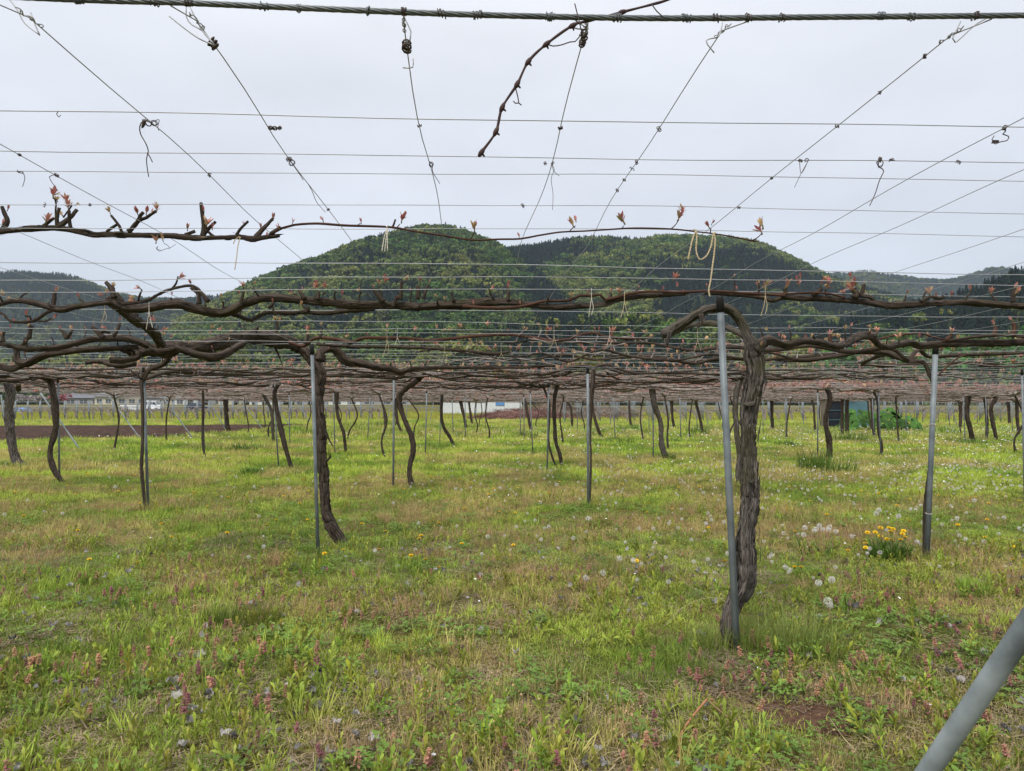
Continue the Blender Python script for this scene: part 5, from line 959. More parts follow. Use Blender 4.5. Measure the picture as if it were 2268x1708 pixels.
# teal shed on the right; a near-black panel paints the shade inside its doorway
ts = empty('teal_shed', tuple(gp(1872, 41)), 'small teal sheet metal shed with a dark open doorway behind the big leaves', 'shed'); p = gp(1872, 41)
box(G(), (p[0] - .62, p[1] + .05, p[2] + .9), (.85, .05, 1.8)).obj('doorway', 'doorway_shade', ts); box(G(), (p[0] + .62, p[1], p[2] + .95), (1.5, .06, 1.9)).obj('wall', 'teal', ts)
box(G(), (p[0] + .15, p[1] + .45, p[2] + .92), (2.4, .7, 1.86)).obj('body', 'wood', ts); box(G(), (p[0] + .15, p[1] + .3, p[2] + 2.0), (2.8, 1.1, .1)).obj('roof', 'wood', ts)
for x in (-1.1, -.16, 1.41): box(G(), (p[0] + x, p[1] - .06, p[2] + .95), (.09, .1, 1.9)).obj('corner_post', 'wood', ts)
for z in (.5, 1.05, 1.6): box(G(), (p[0] - .62, p[1] + .0, p[2] + z), (.8, .03, .03)).obj('shelf', 'teal', ts)
# brush pile and brown hedge
def brush(name, p, w, dep, h, n, m, label, cat, seed, th=.014, up=.25):
    rs = np.random.default_rng(seed); g = G()
    for _ in range(n):
        a = rs.uniform(0, 6.28); r = rs.random() ** .5; c = np.array([p[0] + w / 2 * r * math.cos(a), p[1] + dep / 2 * r * math.sin(a), p[2] + h * (1 - r ** 2.0) * rs.random() ** .6])
        d_ = rs.normal(size=3) * [1, 1, up]; d_ /= np.linalg.norm(d_); l = rs.uniform(.25, .7); tube(g, [c - d_ * l, c + rs.normal(0, .06, 3), c + d_ * l], [th, th, th * .6], 3, cap=False)
    gb = G(); a = np.linspace(0, 2 * np.pi, 20, endpoint=False); rr = np.linspace(0, 1, 6); A_, R_ = np.meshgrid(a, rr)
    v = np.stack([p[0] + w / 2 * .96 * R_ * np.cos(A_), p[1] + dep / 2 * .96 * R_ * np.sin(A_), p[2] + h * .86 * (1 - R_ ** 2.0) - .05 + .05 * np.sin(A_ * 7 + R_ * 9)], -1).reshape(-1, 3)
    i = np.arange(5)[:, None] * 20; j = np.arange(20)[None]; j2 = (j + 1) % 20; g.add(v, np.stack([i + j, i + 20 + j, i + 20 + j2, i + j2], -1).reshape(-1, 4))
    return tag(g.obj(name, m), label, cat)
brush('brush_pile', gp(1160, 64), 10.5, 4, 1.05, 2600, 'brush', 'reddish brown pile of pruned vine cuttings before the white shed', 'brush pile', 1)
brush('dry_hedge', gp(1225, 68), 7, 3, 1.9, 1500, 'hedge', 'dry brown hedge right of the white shed', 'hedge', 2, .016, 1.2)
brush('dry_hedge', gp(1330, 72), 9, 3, 1.3, 1300, 'hedge', 'low dry brown hedge further right, behind the brush pile', 'hedge', 3, .016, 1.2)
# large-leaved butterbur clump
bb = empty('butterbur_clump', tuple(gp(1950, 36)), 'mound of huge round green butterbur leaves by the teal shed', 'plant'); pb = gp(1950, 36)
rs = np.random.default_rng(9); LM = []
M['butterbur'] = simple('butterbur_leaf', (.03, .09, .014), (.075, .165, .03), 5, .7, 0, .1, spec=.15)
_n = M['butterbur'].node_tree; _oi = _n.nodes.new('ShaderNodeObjectInfo'); _hs = _n.nodes.new('ShaderNodeHueSaturation'); _mr = _n.nodes.new('ShaderNodeMapRange'); _mr.inputs[3].default_value = .45; _mr.inputs[4].default_value = 1.45
_l = [x for x in _n.links if x.to_socket.name == 'Base Color'][0]; _src = _l.from_socket; _dst = _l.to_socket; _n.links.new(_oi.outputs['Random'], _mr.inputs[0]); _n.links.new(_mr.outputs[0], _hs.inputs['Value']); _n.links.new(_src, _hs.inputs['Color']); _n.links.new(_hs.outputs[0], _dst)
for k in range(4):
    a = np.linspace(.28, 2 * np.pi - .28, 23); rr = np.linspace(.06, 1, 5); A_, R_ = np.meshgrid(a, rr)
    rad = .42 * (1 + .06 * np.sin(A_ * 5 + k) + .04 * np.sin(A_ * 11)); z = -.12 * R_ ** 2 + .04 * np.sin(A_ * 4 + k) * R_ + .018 * np.cos(A_ * 9) * R_ + .03 * R_
    v = np.stack([rad * R_ * np.cos(A_), rad * R_ * np.sin(A_), z], -1).reshape(-1, 3); i = np.arange(4)[:, None] * 23; j = np.arange(22)[None]
    g = G().add(v, np.stack([i + j, i + 23 + j, i + 24 + j, i + j + 1], -1).reshape(-1, 4)); tube(g, [[0, 0, 0], [.03, 0, -.3], [.0, 0, -.75]], [.014, .016, .018], 5); LM.append(g.mesh('leaf', 'butterbur'))
for lay in range(6):                                            # tiers of overlapping leaves, lowest in front
    hh = .30 + .155 * lay; hw2 = 2.25 * math.sqrt(max(.08, 1 - (lay / 6.3) ** 2)); nl_ = int(hw2 * 3.1)
    for k in range(nl_):
        x = -hw2 + 2 * hw2 * (k + rs.uniform(.1, .9)) / nl_; ed = (x / 2.3) ** 2; y = -1.0 + .30 * lay + .9 * ed + rs.normal(0, .1); h = hh * (1 - .45 * ed * (lay / 5)) + rs.normal(0, .06)
        nn = Vector((.55 * x / 2.2 + rs.normal(0, .42), -.7 + .1 * lay + rs.normal(0, .38), .75)).normalized()
        child('leaf', LM[k % 4], bb, (pb[0] + x, pb[1] + y, pb[2] + h), (nn.to_track_quat('Z', 'Y') @ Euler((0, 0, rs.uniform(0, 6.28))).to_quaternion()).to_euler(), rs.uniform(.62, 1.0))
# far upright-trained vineyard: rows of small posts, wires and dark little vines
vm = []
for k in range(5):
    rs = np.random.default_rng(90 + k); g = G(); tube(g, *spline([[0, 0, -.1], [.05, 0, .35], [rs.normal(0, .1), 0, .68]], [.04, .034, .03], .15), n=5)
    for s in (-1, 1): tube(g, *spline([[0, 0, .68], [s * .2, 0, .78], [s * .4, 0, .75 + rs.uniform(0, .15)], [s * rs.uniform(.5, .7), 0, .82]], [.024, .018, .012, .008], .25), n=4)
    for _ in range(7): x = rs.uniform(-.8, .8); tube(g, [[x, 0, .76], [x + rs.normal(0, .05), rs.normal(0, .05), .76 + rs.uniform(.15, .4)]], [.014, .008], 3)
    vm.append(g.mesh('small_vine', 'cane_far'))
fp_ = G(); tube(fp_, [[0, 0, -.1], [0, 0, 1.75]], .032, 5); fpm = fp_.mesh('post', 'galv_dull')
def row(x0, x1, y0, y1, np_, nv, label, hp=1.9, tall=1.0):
    A_ = np.array([x0, y0]); B_ = np.array([x1, y1]); z = lambda p: float(gz(p[0], p[1]))
    e_ = empty('vine_row', (x0, y0, z(A_)), label, 'vineyard row', 'upright trained vineyard rows')
    for t in np.linspace(0, 1, np_): p = A_ * (1 - t) + B_ * t; child('post', fpm, e_, (p[0], p[1], z(p)), (0, 0, 0), (1, 1, tall))
    for h in (.8, 1.2, 1.65): tube(G(), np.array([[*(A_ * (1 - t) + B_ * t), z(A_ * (1 - t) + B_ * t) + h * tall] for t in np.linspace(0, 1, 6)]), .0045, 4).obj('wire', 'wire', e_)
    for k, t in enumerate(np.linspace(.01, .99, nv)):
        p = A_ * (1 - t) + B_ * t; child('small_vine', vm[k % 5], e_, (p[0], p[1], z(p)), (0, 0, (k * 7 % 3 - 1) * .1 + math.atan2(y1 - y0, x1 - x0)), .9 + .1 * (k % 3))
for k, y in enumerate((61, 68, 76, 86, 98)):
    row(-.82 * y, -.13 * y, y, y + 1.5, 44, 60, f'row of small upright trained vines beyond the ploughed field, {ORD[k]} from the front')
for k, y in enumerate((54, 59, 65, 72, 80, 90)):
    row(.10 * y + 1.5, .86 * y, y, y + 2.0, 30, 36, f'row of small upright trained vines behind the trellis at right, {ORD[k]} from the front')
row(13.5, 14.5, 62, 110, 12, 22, 'row of small vines running straight away behind the far trellis')
# lattice of pipe frames behind the butterbur
pf = empty('pipe_frame', tuple(gp(2000, 50)), 'grey pipe frame with diagonal braces behind the butterbur leaves', 'frame')
q = [gp(a, 50) for a in np.linspace(1905, 2268, 22)]
for k, p in enumerate(q):
    tube(G(), [p - [0, 0, .1], p + [0, 0, 2.0]], .022, 5).obj('upright', 'galv', pf)
    if k < len(q) - 1 and k % 2 == 0: tube(G(), [p + [0, 0.03, .8], q[k + 1] + [0, .03, 2.0]], .016, 5).obj('brace', 'galv', pf)
for h in (.85, 1.4, 1.98): tube(G(), np.array([p + [0, -.03, h] for p in q]), .014, 5).obj('rail', 'galv', pf)

# ================================================================== GROUND COVER
def blades(rs, n, h, spread, w, bend=.6, lean=.25, col=None):
    g = G(); a = rs.uniform(0, 6.28, n); r = spread * rs.random(n) ** .6; b = np.stack([r * np.cos(a), r * np.sin(a), np.full(n, -.005)], -1)
    hh = h * rs.uniform(.45, 1.15, n); az = a + rs.normal(0, 1.0, n); d = np.stack([np.cos(az), np.sin(az), 0 * az], -1); s = np.stack([-np.sin(az), np.cos(az), 0 * az], -1)
    th = lean * rs.uniform(.1, 1.3, n); bd = bend * rs.uniform(.3, 1.6, n); ww = w * rs.uniform(.6, 1.3, n); pts_ = []; p = b
    for k, wf_ in enumerate((1, .95, .6, 0)):
        pts_.append((p - s * (ww * wf_)[:, None] / 2, p + s * (ww * wf_)[:, None] / 2)); ang = th + bd * (k / 3) ** 1.2
        p = p + (hh / 3)[:, None] * (np.sin(ang)[:, None] * d + np.cos(ang)[:, None] * np.array([0, 0, 1]))
    v = np.concatenate([np.stack([pts_[0][0], pts_[0][1], pts_[1][0], pts_[1][1], pts_[2][0], pts_[2][1], pts_[3][0]], 1).reshape(-1, 3)]); o = np.arange(n)[:, None] * 7
    fq = np.concatenate([o + [0, 1, 3, 2], o + [2, 3, 5, 4]]); ft = o + [4, 5, 6]
    c = None if col is None else np.repeat(np.array(col)[None] * rs.uniform(.7, 1.3, (n, 1)), 7, 0)
    g.add(v, [fq, ft], None, c); return g
def leafset(g, rs, n, l, w, z0, z1, tilt0, tilt1, col=None, mi=0):
    for k in range(n):
        a = k * 2.4 + rs.uniform(-.5, .5); z = z0 + (z1 - z0) * k / max(n - 1, 1); t_ = tilt0 + (tilt1 - tilt0) * k / max(n - 1, 1) + rs.normal(0, .15); ll = l * rs.uniform(.7, 1.2); ww = w * ll / l
        d = np.array([math.cos(a), math.sin(a), 0]); s = np.array([-math.sin(a), math.cos(a), 0]); c = [np.array([0, 0, z])]
        for q_ in range(3): an = t_ + q_ * .22; c.append(c[-1] + ll / 3 * (math.sin(an) * d + math.cos(an) * np.array([0, 0, 1])))
        wv = [.18, .55, 1.0, .0]; up = np.array([0, 0, .25]) * 1.0
        v = np.concatenate([[c[i] - s * ww * wv[i] / 2 + up * ww * wv[i] * .5 for i in range(4)], c, [c[i] + s * ww * wv[i] / 2 + up * ww * wv[i] * .5 for i in range(4)]]); i = np.arange(3)
        g.add(v, np.concatenate([np.stack([i, i + 1, i + 5, i + 4], -1), np.stack([i + 4, i + 5, i + 9, i + 8], -1)]), None, col, mi)
rs = np.random.default_rng(31)
SHORT = [blades(rs, 54, .036, .075, .0024, 1.0, .7).mesh('short_grass', 'leaf') for _ in range(4)]
MID = [blades(rs, 26, .11, .05, .0038, .9, .35).mesh('mid_grass', 'leaf') for _ in range(4)]
FARG = [blades(rs, 34, .10, .13, .008, .8, .4).mesh('far_grass', 'leaf') for _ in range(3)]
DRY = []
for _ in range(3):
    g = blades(rs, 26, .10, .06, .002, .4, .4); q = rs.uniform(-.06, .06, (26, 3)); q[:, 2] = rs.uniform(.04, .11, 26); v, f = quads_random(q, .0034, rs); g.add(v, f); DRY.append(g.mesh('dry_weed', 'leaf'))
THAT = []
for _ in range(4):                                              # flat dead straw and stem bits
    g = G()
    for _k in range(34):
        x, y = rs.normal(0, .05, 2); a = rs.uniform(0, 6.28); l = rs.uniform(.012, .05); d = np.array([math.cos(a), math.sin(a), rs.normal(0, .18)]); s_ = np.array([-math.sin(a), math.cos(a), 0]) * rs.uniform(.0008, .002); c = np.array([x, y, rs.uniform(.003, .02)])
        g.add([c - s_, c + s_, c + d * l + s_, c + d * l - s_], np.array([[0, 1, 2, 3]]))
    THAT.append(g.mesh('straw', 'leaf'))
WEED = []
for k in range(4):
    g = G(); tube(g, [[0, 0, 0], [.004, 0, .035], [0, .004, .064]], [.0018, .0016, .0012], 4); leafset(g, rs, 9 + k, .046, .013, .002, .045 + .012 * k, .95, .12); WEED.append(g.mesh('broadleaf_weed', 'leaf'))
CLOV = []
for k in range(3):
    g = G()
    for _ in range(16): x, y = rs.normal(0, .045, 2); q = G(); leafset(q, rs, 3, .020, .014, .03, .032, 1.0, 1.3); g.add(np.concatenate(q.v) + [x, y, rs.uniform(-.015, .02)], np.concatenate(q.f))
    CLOV.append(g.mesh('clover', 'leaf'))
M['nettle_green'] = simple('nettle_leaf', (.10, .15, .035), (.17, .19, .05), 30, .7)
NET = []
for k in range(4):
    g = G(); h = rs.uniform(.075, .12); tube(g, [[0, 0, 0], [.004, 0, h * .5], [0, 0, h]], [.0022, .002, .0016], 4, mi=1); leafset(g, rs, 4, .028, .02, .01, h * .5, 1.2, 1.3, mi=1)
    for z in np.linspace(h * .55, h, 6): leafset(g, rs, 5, .017 * (1.25 - .6 * (z / h - .55) / .45), .014, z, z + .004, 1.5, 1.7)
    NET.append(g.mesh('dead_nettle', ['leaf', 'nettle_green']))
LIT = []
for k in range(5):
    u, v_ = np.meshgrid(np.linspace(-1, 1, 6), np.linspace(-1, 1, 6)); r = 1.0 - .22 * (u ** 2 * v_ ** 2) + rs.normal(0, .05, u.shape)
    x = .034 * u * r; y = .026 * v_ * r; z = .028 * (u ** 2) * rs.uniform(.3, 1.5) + .022 * v_ ** 2 * rs.uniform(-.3, 1.2) + .011 * np.sin(4 * u + 3 * v_ + k) + rs.normal(0, .004, u.shape)
    i = np.arange(5)[:, None] * 6; j = np.arange(5)[None]; LIT.append(G().add(np.stack([x, y, z], -1).reshape(-1, 3), np.stack([i + j, i + j + 1, i + 7 + j, i + 6 + j], -1).reshape(-1, 4)).mesh('dead_leaf', 'leaf'))
M['clock'] = simple('dandelion_fluff', (.64, .62, .58), (.78, .76, .72), 60, .9)
M['clock_seed'] = simple('dandelion_seed', (.16, .12, .08), (.22, .17, .11), 60, .9)
M['stalk'] = simple('flower_stalk', (.24, .14, .08), (.3, .2, .1), 30, .7)
M['stalk_green'] = simple('flower_stalk_green', (.16, .2, .07), (.2, .24, .09), 30, .7)
M['yellow'] = simple('dandelion_yellow', (.78, .50, .008), (.85, .60, .012), 60, .6)
M['daisy'] = simple('daisy_white', (.68, .66, .64), (.76, .74, .72), 60, .7)
def clock_geo(rs, R=.019, n=85, thick=.0011, h=None):
    """seed head: thin spokes with fine umbrella tips around a dark core"""
    g = G(); d = rs.normal(size=(n, 3)); d /= np.linalg.norm(d, axis=1)[:, None]
    a = np.cross(d, [.3, .5, .8]); a /= np.linalg.norm(a, axis=1)[:, None]; b = np.cross(d, a); c = np.array([0, 0, h or 0.])
    v = np.stack([c + d * R * .3 - a * thick * .3, c + d * R * .3 + a * thick * .3, c + d * R], 1).reshape(-1, 3); g.add(v, np.arange(3 * n).reshape(n, 3))
    t = R * .34; v = np.stack([c + d * R, c + d * R * 1.12 + a * t - b * t * .2, c + d * R * 1.12 + a * t + b * t * .2, c + d * R * 1.12 - a * t * .5 + b * t * .9, c + d * R * 1.12 - a * t * .6 + b * t * .6, c + d * R * 1.12 - a * t * .5 - b * t * .9, c + d * R * 1.12 - a * t * .6 - b * t * .6], 1).reshape(-1, 3)
    o = np.arange(n)[:, None] * 7; g.add(v, np.concatenate([o + [0, 1, 2], o + [0, 3, 4], o + [0, 5, 6]]))
    q = d * R * .3; u = np.linspace(0, math.pi, 6); w = np.linspace(0, 2 * math.pi, 9); 
    tube(g, [c + [0, 0, -.006], c + [0, 0, -.002], c + [0, 0, .004], c + [0, 0, .006]], [.001, .005, .005, .001], 7, mi=1)
    return g
def yellow_geo(rs, h=0., R=.02):
    g = G(); c = np.array([0, 0, h])
    for rg, (l, t_) in enumerate(((R, 1.5), (R * .98, 1.2), (R * .9, .9), (R * .8, .6), (R * .7, .25))):
        n = 15 - 2 * rg; a = np.arange(n) * 2 * np.pi / n + rg * .4; d = np.stack([np.cos(a) * math.sin(t_), np.sin(a) * math.sin(t_), 0 * a + math.cos(t_) * .7], -1); s = np.stack([-np.sin(a), np.cos(a), 0 * a], -1) * R * .2
        v = np.stack([c + 0 * d, c + d * l * .7 - s, c + d * l, c + d * l * .7 + s], 1).reshape(-1, 3); g.add(v, np.arange(4 * n).reshape(n, 4))
    tube(g, [c + [0, 0, -.012], c + [0, 0, 0]], [.003, .0055], 6, mi=1); return g
def with_stalk(g, h, rs, lean=.15):
    t = np.array([rs.normal(0, lean) * h, rs.normal(0, lean) * h, 0]); return t
CLK = []; YEL = []
for k in range(4):
    h = rs.uniform(.10, .2); g = clock_geo(rs, rs.uniform(.017, .021), 85, h=h); tube(g, *spline([[0, 0, -.01], [.008, .004, h * .5], [0, 0, h - .004]], [.002, .0017, .0015], .04), n=5, mi=2); CLK.append((g.mesh('dandelion_clock', ['clock', 'clock_seed', 'stalk'])))
    h = rs.uniform(.05, .12); g = yellow_geo(rs, h); tube(g, [[0, 0, -.01], [.004, 0, h * .5], [0, 0, h - .01]], [.002, .0018, .0016], 5, mi=1); YEL.append(g.mesh('yellow_dandelion', ['yellow', 'stalk_green']))
DSY = []
for k in range(2):
    g = G(); h = .06 + .03 * k; a = np.arange(11) * 2 * np.pi / 11; d = np.stack([np.cos(a), np.sin(a), 0 * a + .15], -1) * .009; s = np.stack([-np.sin(a), np.cos(a), 0 * a], -1) * .0025; c = np.array([0, 0, h])
    g.add(np.stack([c + 0 * d, c + d * .6 - s, c + d, c + d * .6 + s], 1).reshape(-1, 3), np.arange(44).reshape(11, 4)); tube(g, [[0, 0, 0], [0, 0, h]], .001, 4, mi=1); DSY.append(g.mesh('small_white_flower', ['daisy', 'stalk_green']))

def field(n, d0, d1, rs, margin=1.2, pw=1.0):
    """random ground points in the wedge before the camera, out to the sides too"""
    d = np.sqrt(rs.uniform(d0 ** 2, d1 ** 2, n)) if pw == 1 else d0 + (d1 - d0) * rs.random(n) ** pw
    l = rs.uniform(-1, 1, n) * (.76 * d + margin); x = _FW[0] * d + _FW[1] * l; y = _FW[1] * d - _FW[0] * l
    return np.stack([x, y], -1)
from math import pi
poly = FIELD_POLY
def outside_field(P):
    x, y = P[:, 0], P[:, 1]; ins = np.zeros(len(P), bool); j = len(poly) - 1
    for i in range(len(poly)):
        xi, yi = poly[i]; xj, yj = poly[j]; c = ((yi > y) != (yj > y)) & (x < (xj - xi) * (y - yi) / (yj - yi + 1e-12) + xi); ins ^= c; j = i
    return ~ins
PATCH = ground_at(1800, 1585)[:2]
def put(name, meshes, P, scl, tint, label, cat, tilt=.15, dz=0.):
    P = P[outside_field(P)] if len(P) == len(scl) and False else P
    n = len(P); z = gnd(P[:, 0], P[:, 1]) + dz; rot = np.stack([rs.normal(0, tilt, n), rs.normal(0, tilt, n), rs.uniform(0, 6.28, n)], -1)
    return scatter(name, meshes, np.column_stack([P, z]), rot, scl, tint, label, cat)
GR = np.array([.155, .24, .03]); YG = np.array([.325, .40, .06]); ST = np.array([.50, .40, .19]); RD = np.array([.40, .235, .13]); DK = np.array([.085, .155, .025])
def grass_tint(P, rs, bright=1.0):
    a = fbm(P[:, 0] * .9 + 5, P[:, 1] * .9, 4); b = fbm(P[:, 0] * 1.1 + 40, P[:, 1] * 1.1 + 9, 4); c = fbm(P[:, 0] * 2.2 + 80, P[:, 1] * 2.2, 3); n = len(P)
    t = np.clip((a - .34) / .24 + rs.normal(0, .22, n), 0, 1)[:, None]; k = GR * (1 - t) + YG * t
    s = np.clip((b - .47) / .12 + rs.normal(0, .25, n), 0, 1)[:, None] * .5; k = k * (1 - s) + (ST * .4 + RD * .6) * s
    g_ = np.clip((.40 - c) / .08, 0, 1)[:, None] * .6; k = k * (1 - g_) + DK * g_
    return k * rs.uniform(.8, 1.2, (n, 1)) * bright * 1.25
def keep(P, p, rs):
    p = np.broadcast_to(p, len(P)) * outside_field(P)
    return P[(rs.random(len(P)) < p) & (np.hypot(*((P - PATCH) * [1, 1.3]).T) > .11 + .05 * np.sin(np.arctan2(P[:, 1] - PATCH[1], P[:, 0] - PATCH[0]) * 3))]
rs = np.random.default_rng(55)
Z = [(1.1, 3.6, 4200, 1.0), (3.6, 7, 7600, 1.1), (7, 14, 11000, 1.5)]
P = np.concatenate([field(n, a, b, rs) for a, b, n, s in Z]); sc = np.concatenate([np.full(n, s) for a, b, n, s in Z])
k_ = fbm(P[:, 0] * 1.7, P[:, 1] * 1.7, 3); m_ = (k_ > .30) & (np.hypot(*((P - PATCH) * [1, 1.3]).T) > .11 + .05 * np.sin(np.arctan2(P[:, 1] - PATCH[1], P[:, 0] - PATCH[0]) * 3)) & (rs.random(len(P)) < .95); P = P[m_]; sc = sc[m_] * rs.uniform(.7, 1.2, m_.sum())
put('short_grass', SHORT, P, sc, grass_tint(P, rs), 'short green and yellowish grass covering the vineyard floor', 'grass')
P = np.concatenate([field(520, 1.2, 3.6, rs), field(2200, 3.6, 8, rs), field(4200, 8, 16, rs)]); P = keep(P, np.clip((fbm(P[:, 0] * .8 + 7, P[:, 1] * .8 + 60, 3) - .40) / .18, .04, 1), rs)
put('mid_grass', MID, P, rs.uniform(.6, 1.25, len(P)), grass_tint(P, rs, 1.05), 'loose taller grass blades scattered over the vineyard floor', 'grass')
P = np.concatenate([field(13000, 13, 26, rs), field(17000, 25, 62, rs, 4)]); P = P[outside_field(P)]; dd = np.hypot(*P.T)
put('far_grass', FARG, P, rs.uniform(.8, 1.3, len(P)) * np.clip(dd / 16, 1, 2.0), grass_tint(P, rs, 1.2), 'distant grass between the far vine rows', 'grass')
P = np.concatenate([field(9000, 60, 130, rs, 8)]); P = P[outside_field(P)]
put('far_field_grass', FARG, P, rs.uniform(2.5, 4.0, len(P)) * np.array([1.0]), np.array([.36, .37, .06]) * rs.uniform(.8, 1.2, (len(P), 1)), 'yellow green grass of the field beyond the ploughed strip', 'grass')
P = np.concatenate([field(420, 1.2, 4, rs), field(2800, 4, 9, rs), field(7500, 9, 24, rs)]); P = keep(P, np.clip((fbm(P[:, 0] * 1.1 + 40, P[:, 1] * 1.1 + 9, 4) - .46) / .1, .05, 1), rs)
put('dry_weed', DRY, P, rs.uniform(.8, 1.5, len(P)), (RD * .6 + ST * .4) * rs.uniform(.75, 1.3, (len(P), 1)), 'dry reddish brown weeds in patches among the grass', 'weeds')
P = np.concatenate([field(2300, 1.15, 3.2, rs), field(4200, 3.2, 6.5, rs), field(3800, 6, 12, rs)]); P = keep(P, np.clip((fbm(P[:, 0] * 2.3 + 19, P[:, 1] * 2.3 + 2, 3) - .40) / .14, .06, 1), rs)
put('broadleaf_weed', WEED, P, rs.uniform(.45, 1.15, len(P)), np.array([.33, .385, .06]) * rs.uniform(.6, 1.15, (len(P), 1)) * (1 + rs.normal(0, .08, (len(P), 3))), 'light green broad leaved weeds in the foreground turf', 'weeds', .25)
P = np.concatenate([field(500, 1.15, 4, rs), field(900, 4, 9, rs)]); P = keep(P, np.clip((fbm(P[:, 0] * 1.1 + 70, P[:, 1] * 1.1 + 22, 3) - .44) / .1, .03, 1), rs)
put('clover', CLOV, P, rs.uniform(.8, 1.3, len(P)), np.array([.17, .28, .05]) * rs.uniform(.7, 1.2, (len(P), 1)), 'small leaved green ground weeds between the grass', 'weeds')
P = np.concatenate([field(2600, 1.1, 3.4, rs), field(4200, 3.4, 7, rs)]); P = P[fbm(P[:, 0] * 2.6 + 60, P[:, 1] * 2.6 + 13, 3) > .42]
t_ = rs.random((len(P), 1)); put('dead_straw', THAT, P, rs.uniform(.7, 1.3, len(P)), np.array([.42, .33, .2]) * (1 - t_) + np.array([.16, .12, .09]) * t_, 'dead straw and stem bits matted between the grass', 'straw', .1)
# purple dead-nettles: band across the foreground
P = np.concatenate([field(1500, 1.5, 3.4, rs), field(2600, 3.0, 5.2, rs), field(900, 5.0, 7.5, rs)]); d_ = P @ _FW[:2]
dens = np.clip((fbm(P[:, 0] * 1.0 + 33, P[:, 1] * 1.0 + 71, 3) - .43) / .09, .01, 1) * np.where((d_ > 2.7) & (d_ < 4.6), 1, .28); P = keep(P, dens * .38, rs)
mixp = rs.random((len(P), 1)); og = np.array([.52, .28, .17]); pu = np.array([.27, .10, .12])
put('dead_nettle', NET, P, rs.uniform(.5, .9, len(P)), (og * mixp + pu * (1 - mixp)) * rs.uniform(.8, 1.2, (len(P), 1)), 'dead nettles with purple and faded orange heads in the foreground', 'weeds', .15)
# dead leaves, straw
P = np.concatenate([field(700, 1.15, 3.2, rs), field(520, 3.2, 6, rs)]); P = keep(P, np.clip((fbm(P[:, 0] * 1.4 + 3, P[:, 1] * 1.4 + 91, 3) - .36) / .16, .1, 1), rs)
w_ = rs.random((len(P), 1))
put('leaf_litter', LIT, P, rs.uniform(.25, .68, len(P)), np.array([.46, .44, .42]) * (1 - .85 * w_ ** 1.3), 'pale curled dead vine leaves lying in the grass', 'leaf litter', .5, .026)
# flowers in the middle distance and beyond
P = np.concatenate([field(420, 4.6, 8, rs), field(2200, 8, 15, rs), field(6500, 14, 36, rs)]); lat = P[:, 0] * _FW[1] - P[:, 1] * _FW[0]; dd = P @ _FW[:2]
pr = np.clip((fbm(P[:, 0] * .35 + 11, P[:, 1] * .35 + 5, 3) - .36) / .2, .08, 1) * np.clip(.36 + 1.05 * lat / dd, .2, 1); P = keep(P, pr, rs); dd = np.hypot(*P.T)
put('dandelion_clocks', CLK, P, rs.uniform(.5, .9, len(P)) * np.clip(dd / 20, 1, 1.5), np.ones((len(P), 3)), 'white dandelion seed heads dotted over the far meadow', 'dandelions', .12)
P = np.concatenate([field(70, 5, 9, rs), field(420, 8, 24, rs)])
put('yellow_dandelions', YEL, P, rs.uniform(.8, 1.2, len(P)), np.ones((len(P), 3)), 'yellow dandelion flowers scattered in the meadow', 'dandelions', .15)
P = np.concatenate([field(60, 2, 5, rs), field(700, 6, 14, rs), field(8500, 13, 40, rs)]); lat = P[:, 0] * _FW[1] - P[:, 1] * _FW[0]; dd = P @ _FW[:2]; P = keep(P, np.clip(.3 + lat / dd * .9, .1, 1), rs); dd = np.hypot(*P.T)
put('white_flowers', DSY, P, np.clip(dd / 9, 1, 2.8) * rs.uniform(.8, 1.2, len(P)), np.ones((len(P), 3)), 'tiny white flowers sprinkled over the far grass', 'flowers', .3)

# things one can single out on the ground
def tuft(px, py, n, h, spread, w, col, label, bend=.7, lean=.3, k=1):
    p = ground_at(px, py); p[2] = float(gnd(p[0], p[1])); r_ = np.random.default_rng(int(px)); g = blades(r_, n, h, spread, w, bend, lean, np.array(col) * 1.5); o = g.obj('grass_tuft', 'leafv'); o.location = p; return tag(o, label, 'grass', 'grass tufts')
tuft(488, 1378, 420, .13, .10, .0022, (.085, .12, .02), 'dense dark green grass tuft in the left foreground, left of its pair')
tuft(578, 1374, 480, .14, .13, .0022, (.10, .115, .02), 'dense olive grass tuft in the left foreground, right of its pair')
tuft(1760, 1440, 520, .24, .24, .003, (.135, .17, .04), 'tall soft barley grass tuft right of the near post foot')
tuft(1668, 1445, 160, .17, .09, .003, (.12, .16, .03), 'grass tuft growing round the foot of the near post')
tuft(1570, 1440, 200, .15, .12, .003, (.125, .165, .03), 'grass tuft left of the near trunk foot')
tuft(1805, 1043, 240, .52, .34, .011, (.07, .125, .02), 'big bright grass tussock left of the winding trunk')
tuft(1862, 1048, 200, .36, .36, .011, (.075, .125, .02), 'wide grass tussock right of the winding trunk')
tuft(1885, 982, 220, .5, .6, .018, (.08, .135, .025), 'tall grass tussock before the butterbur clump')
tuft(2160, 1312, 170, .13, .10, .006, (.16, .25, .03), 'bright lime green weed clump at the right edge')
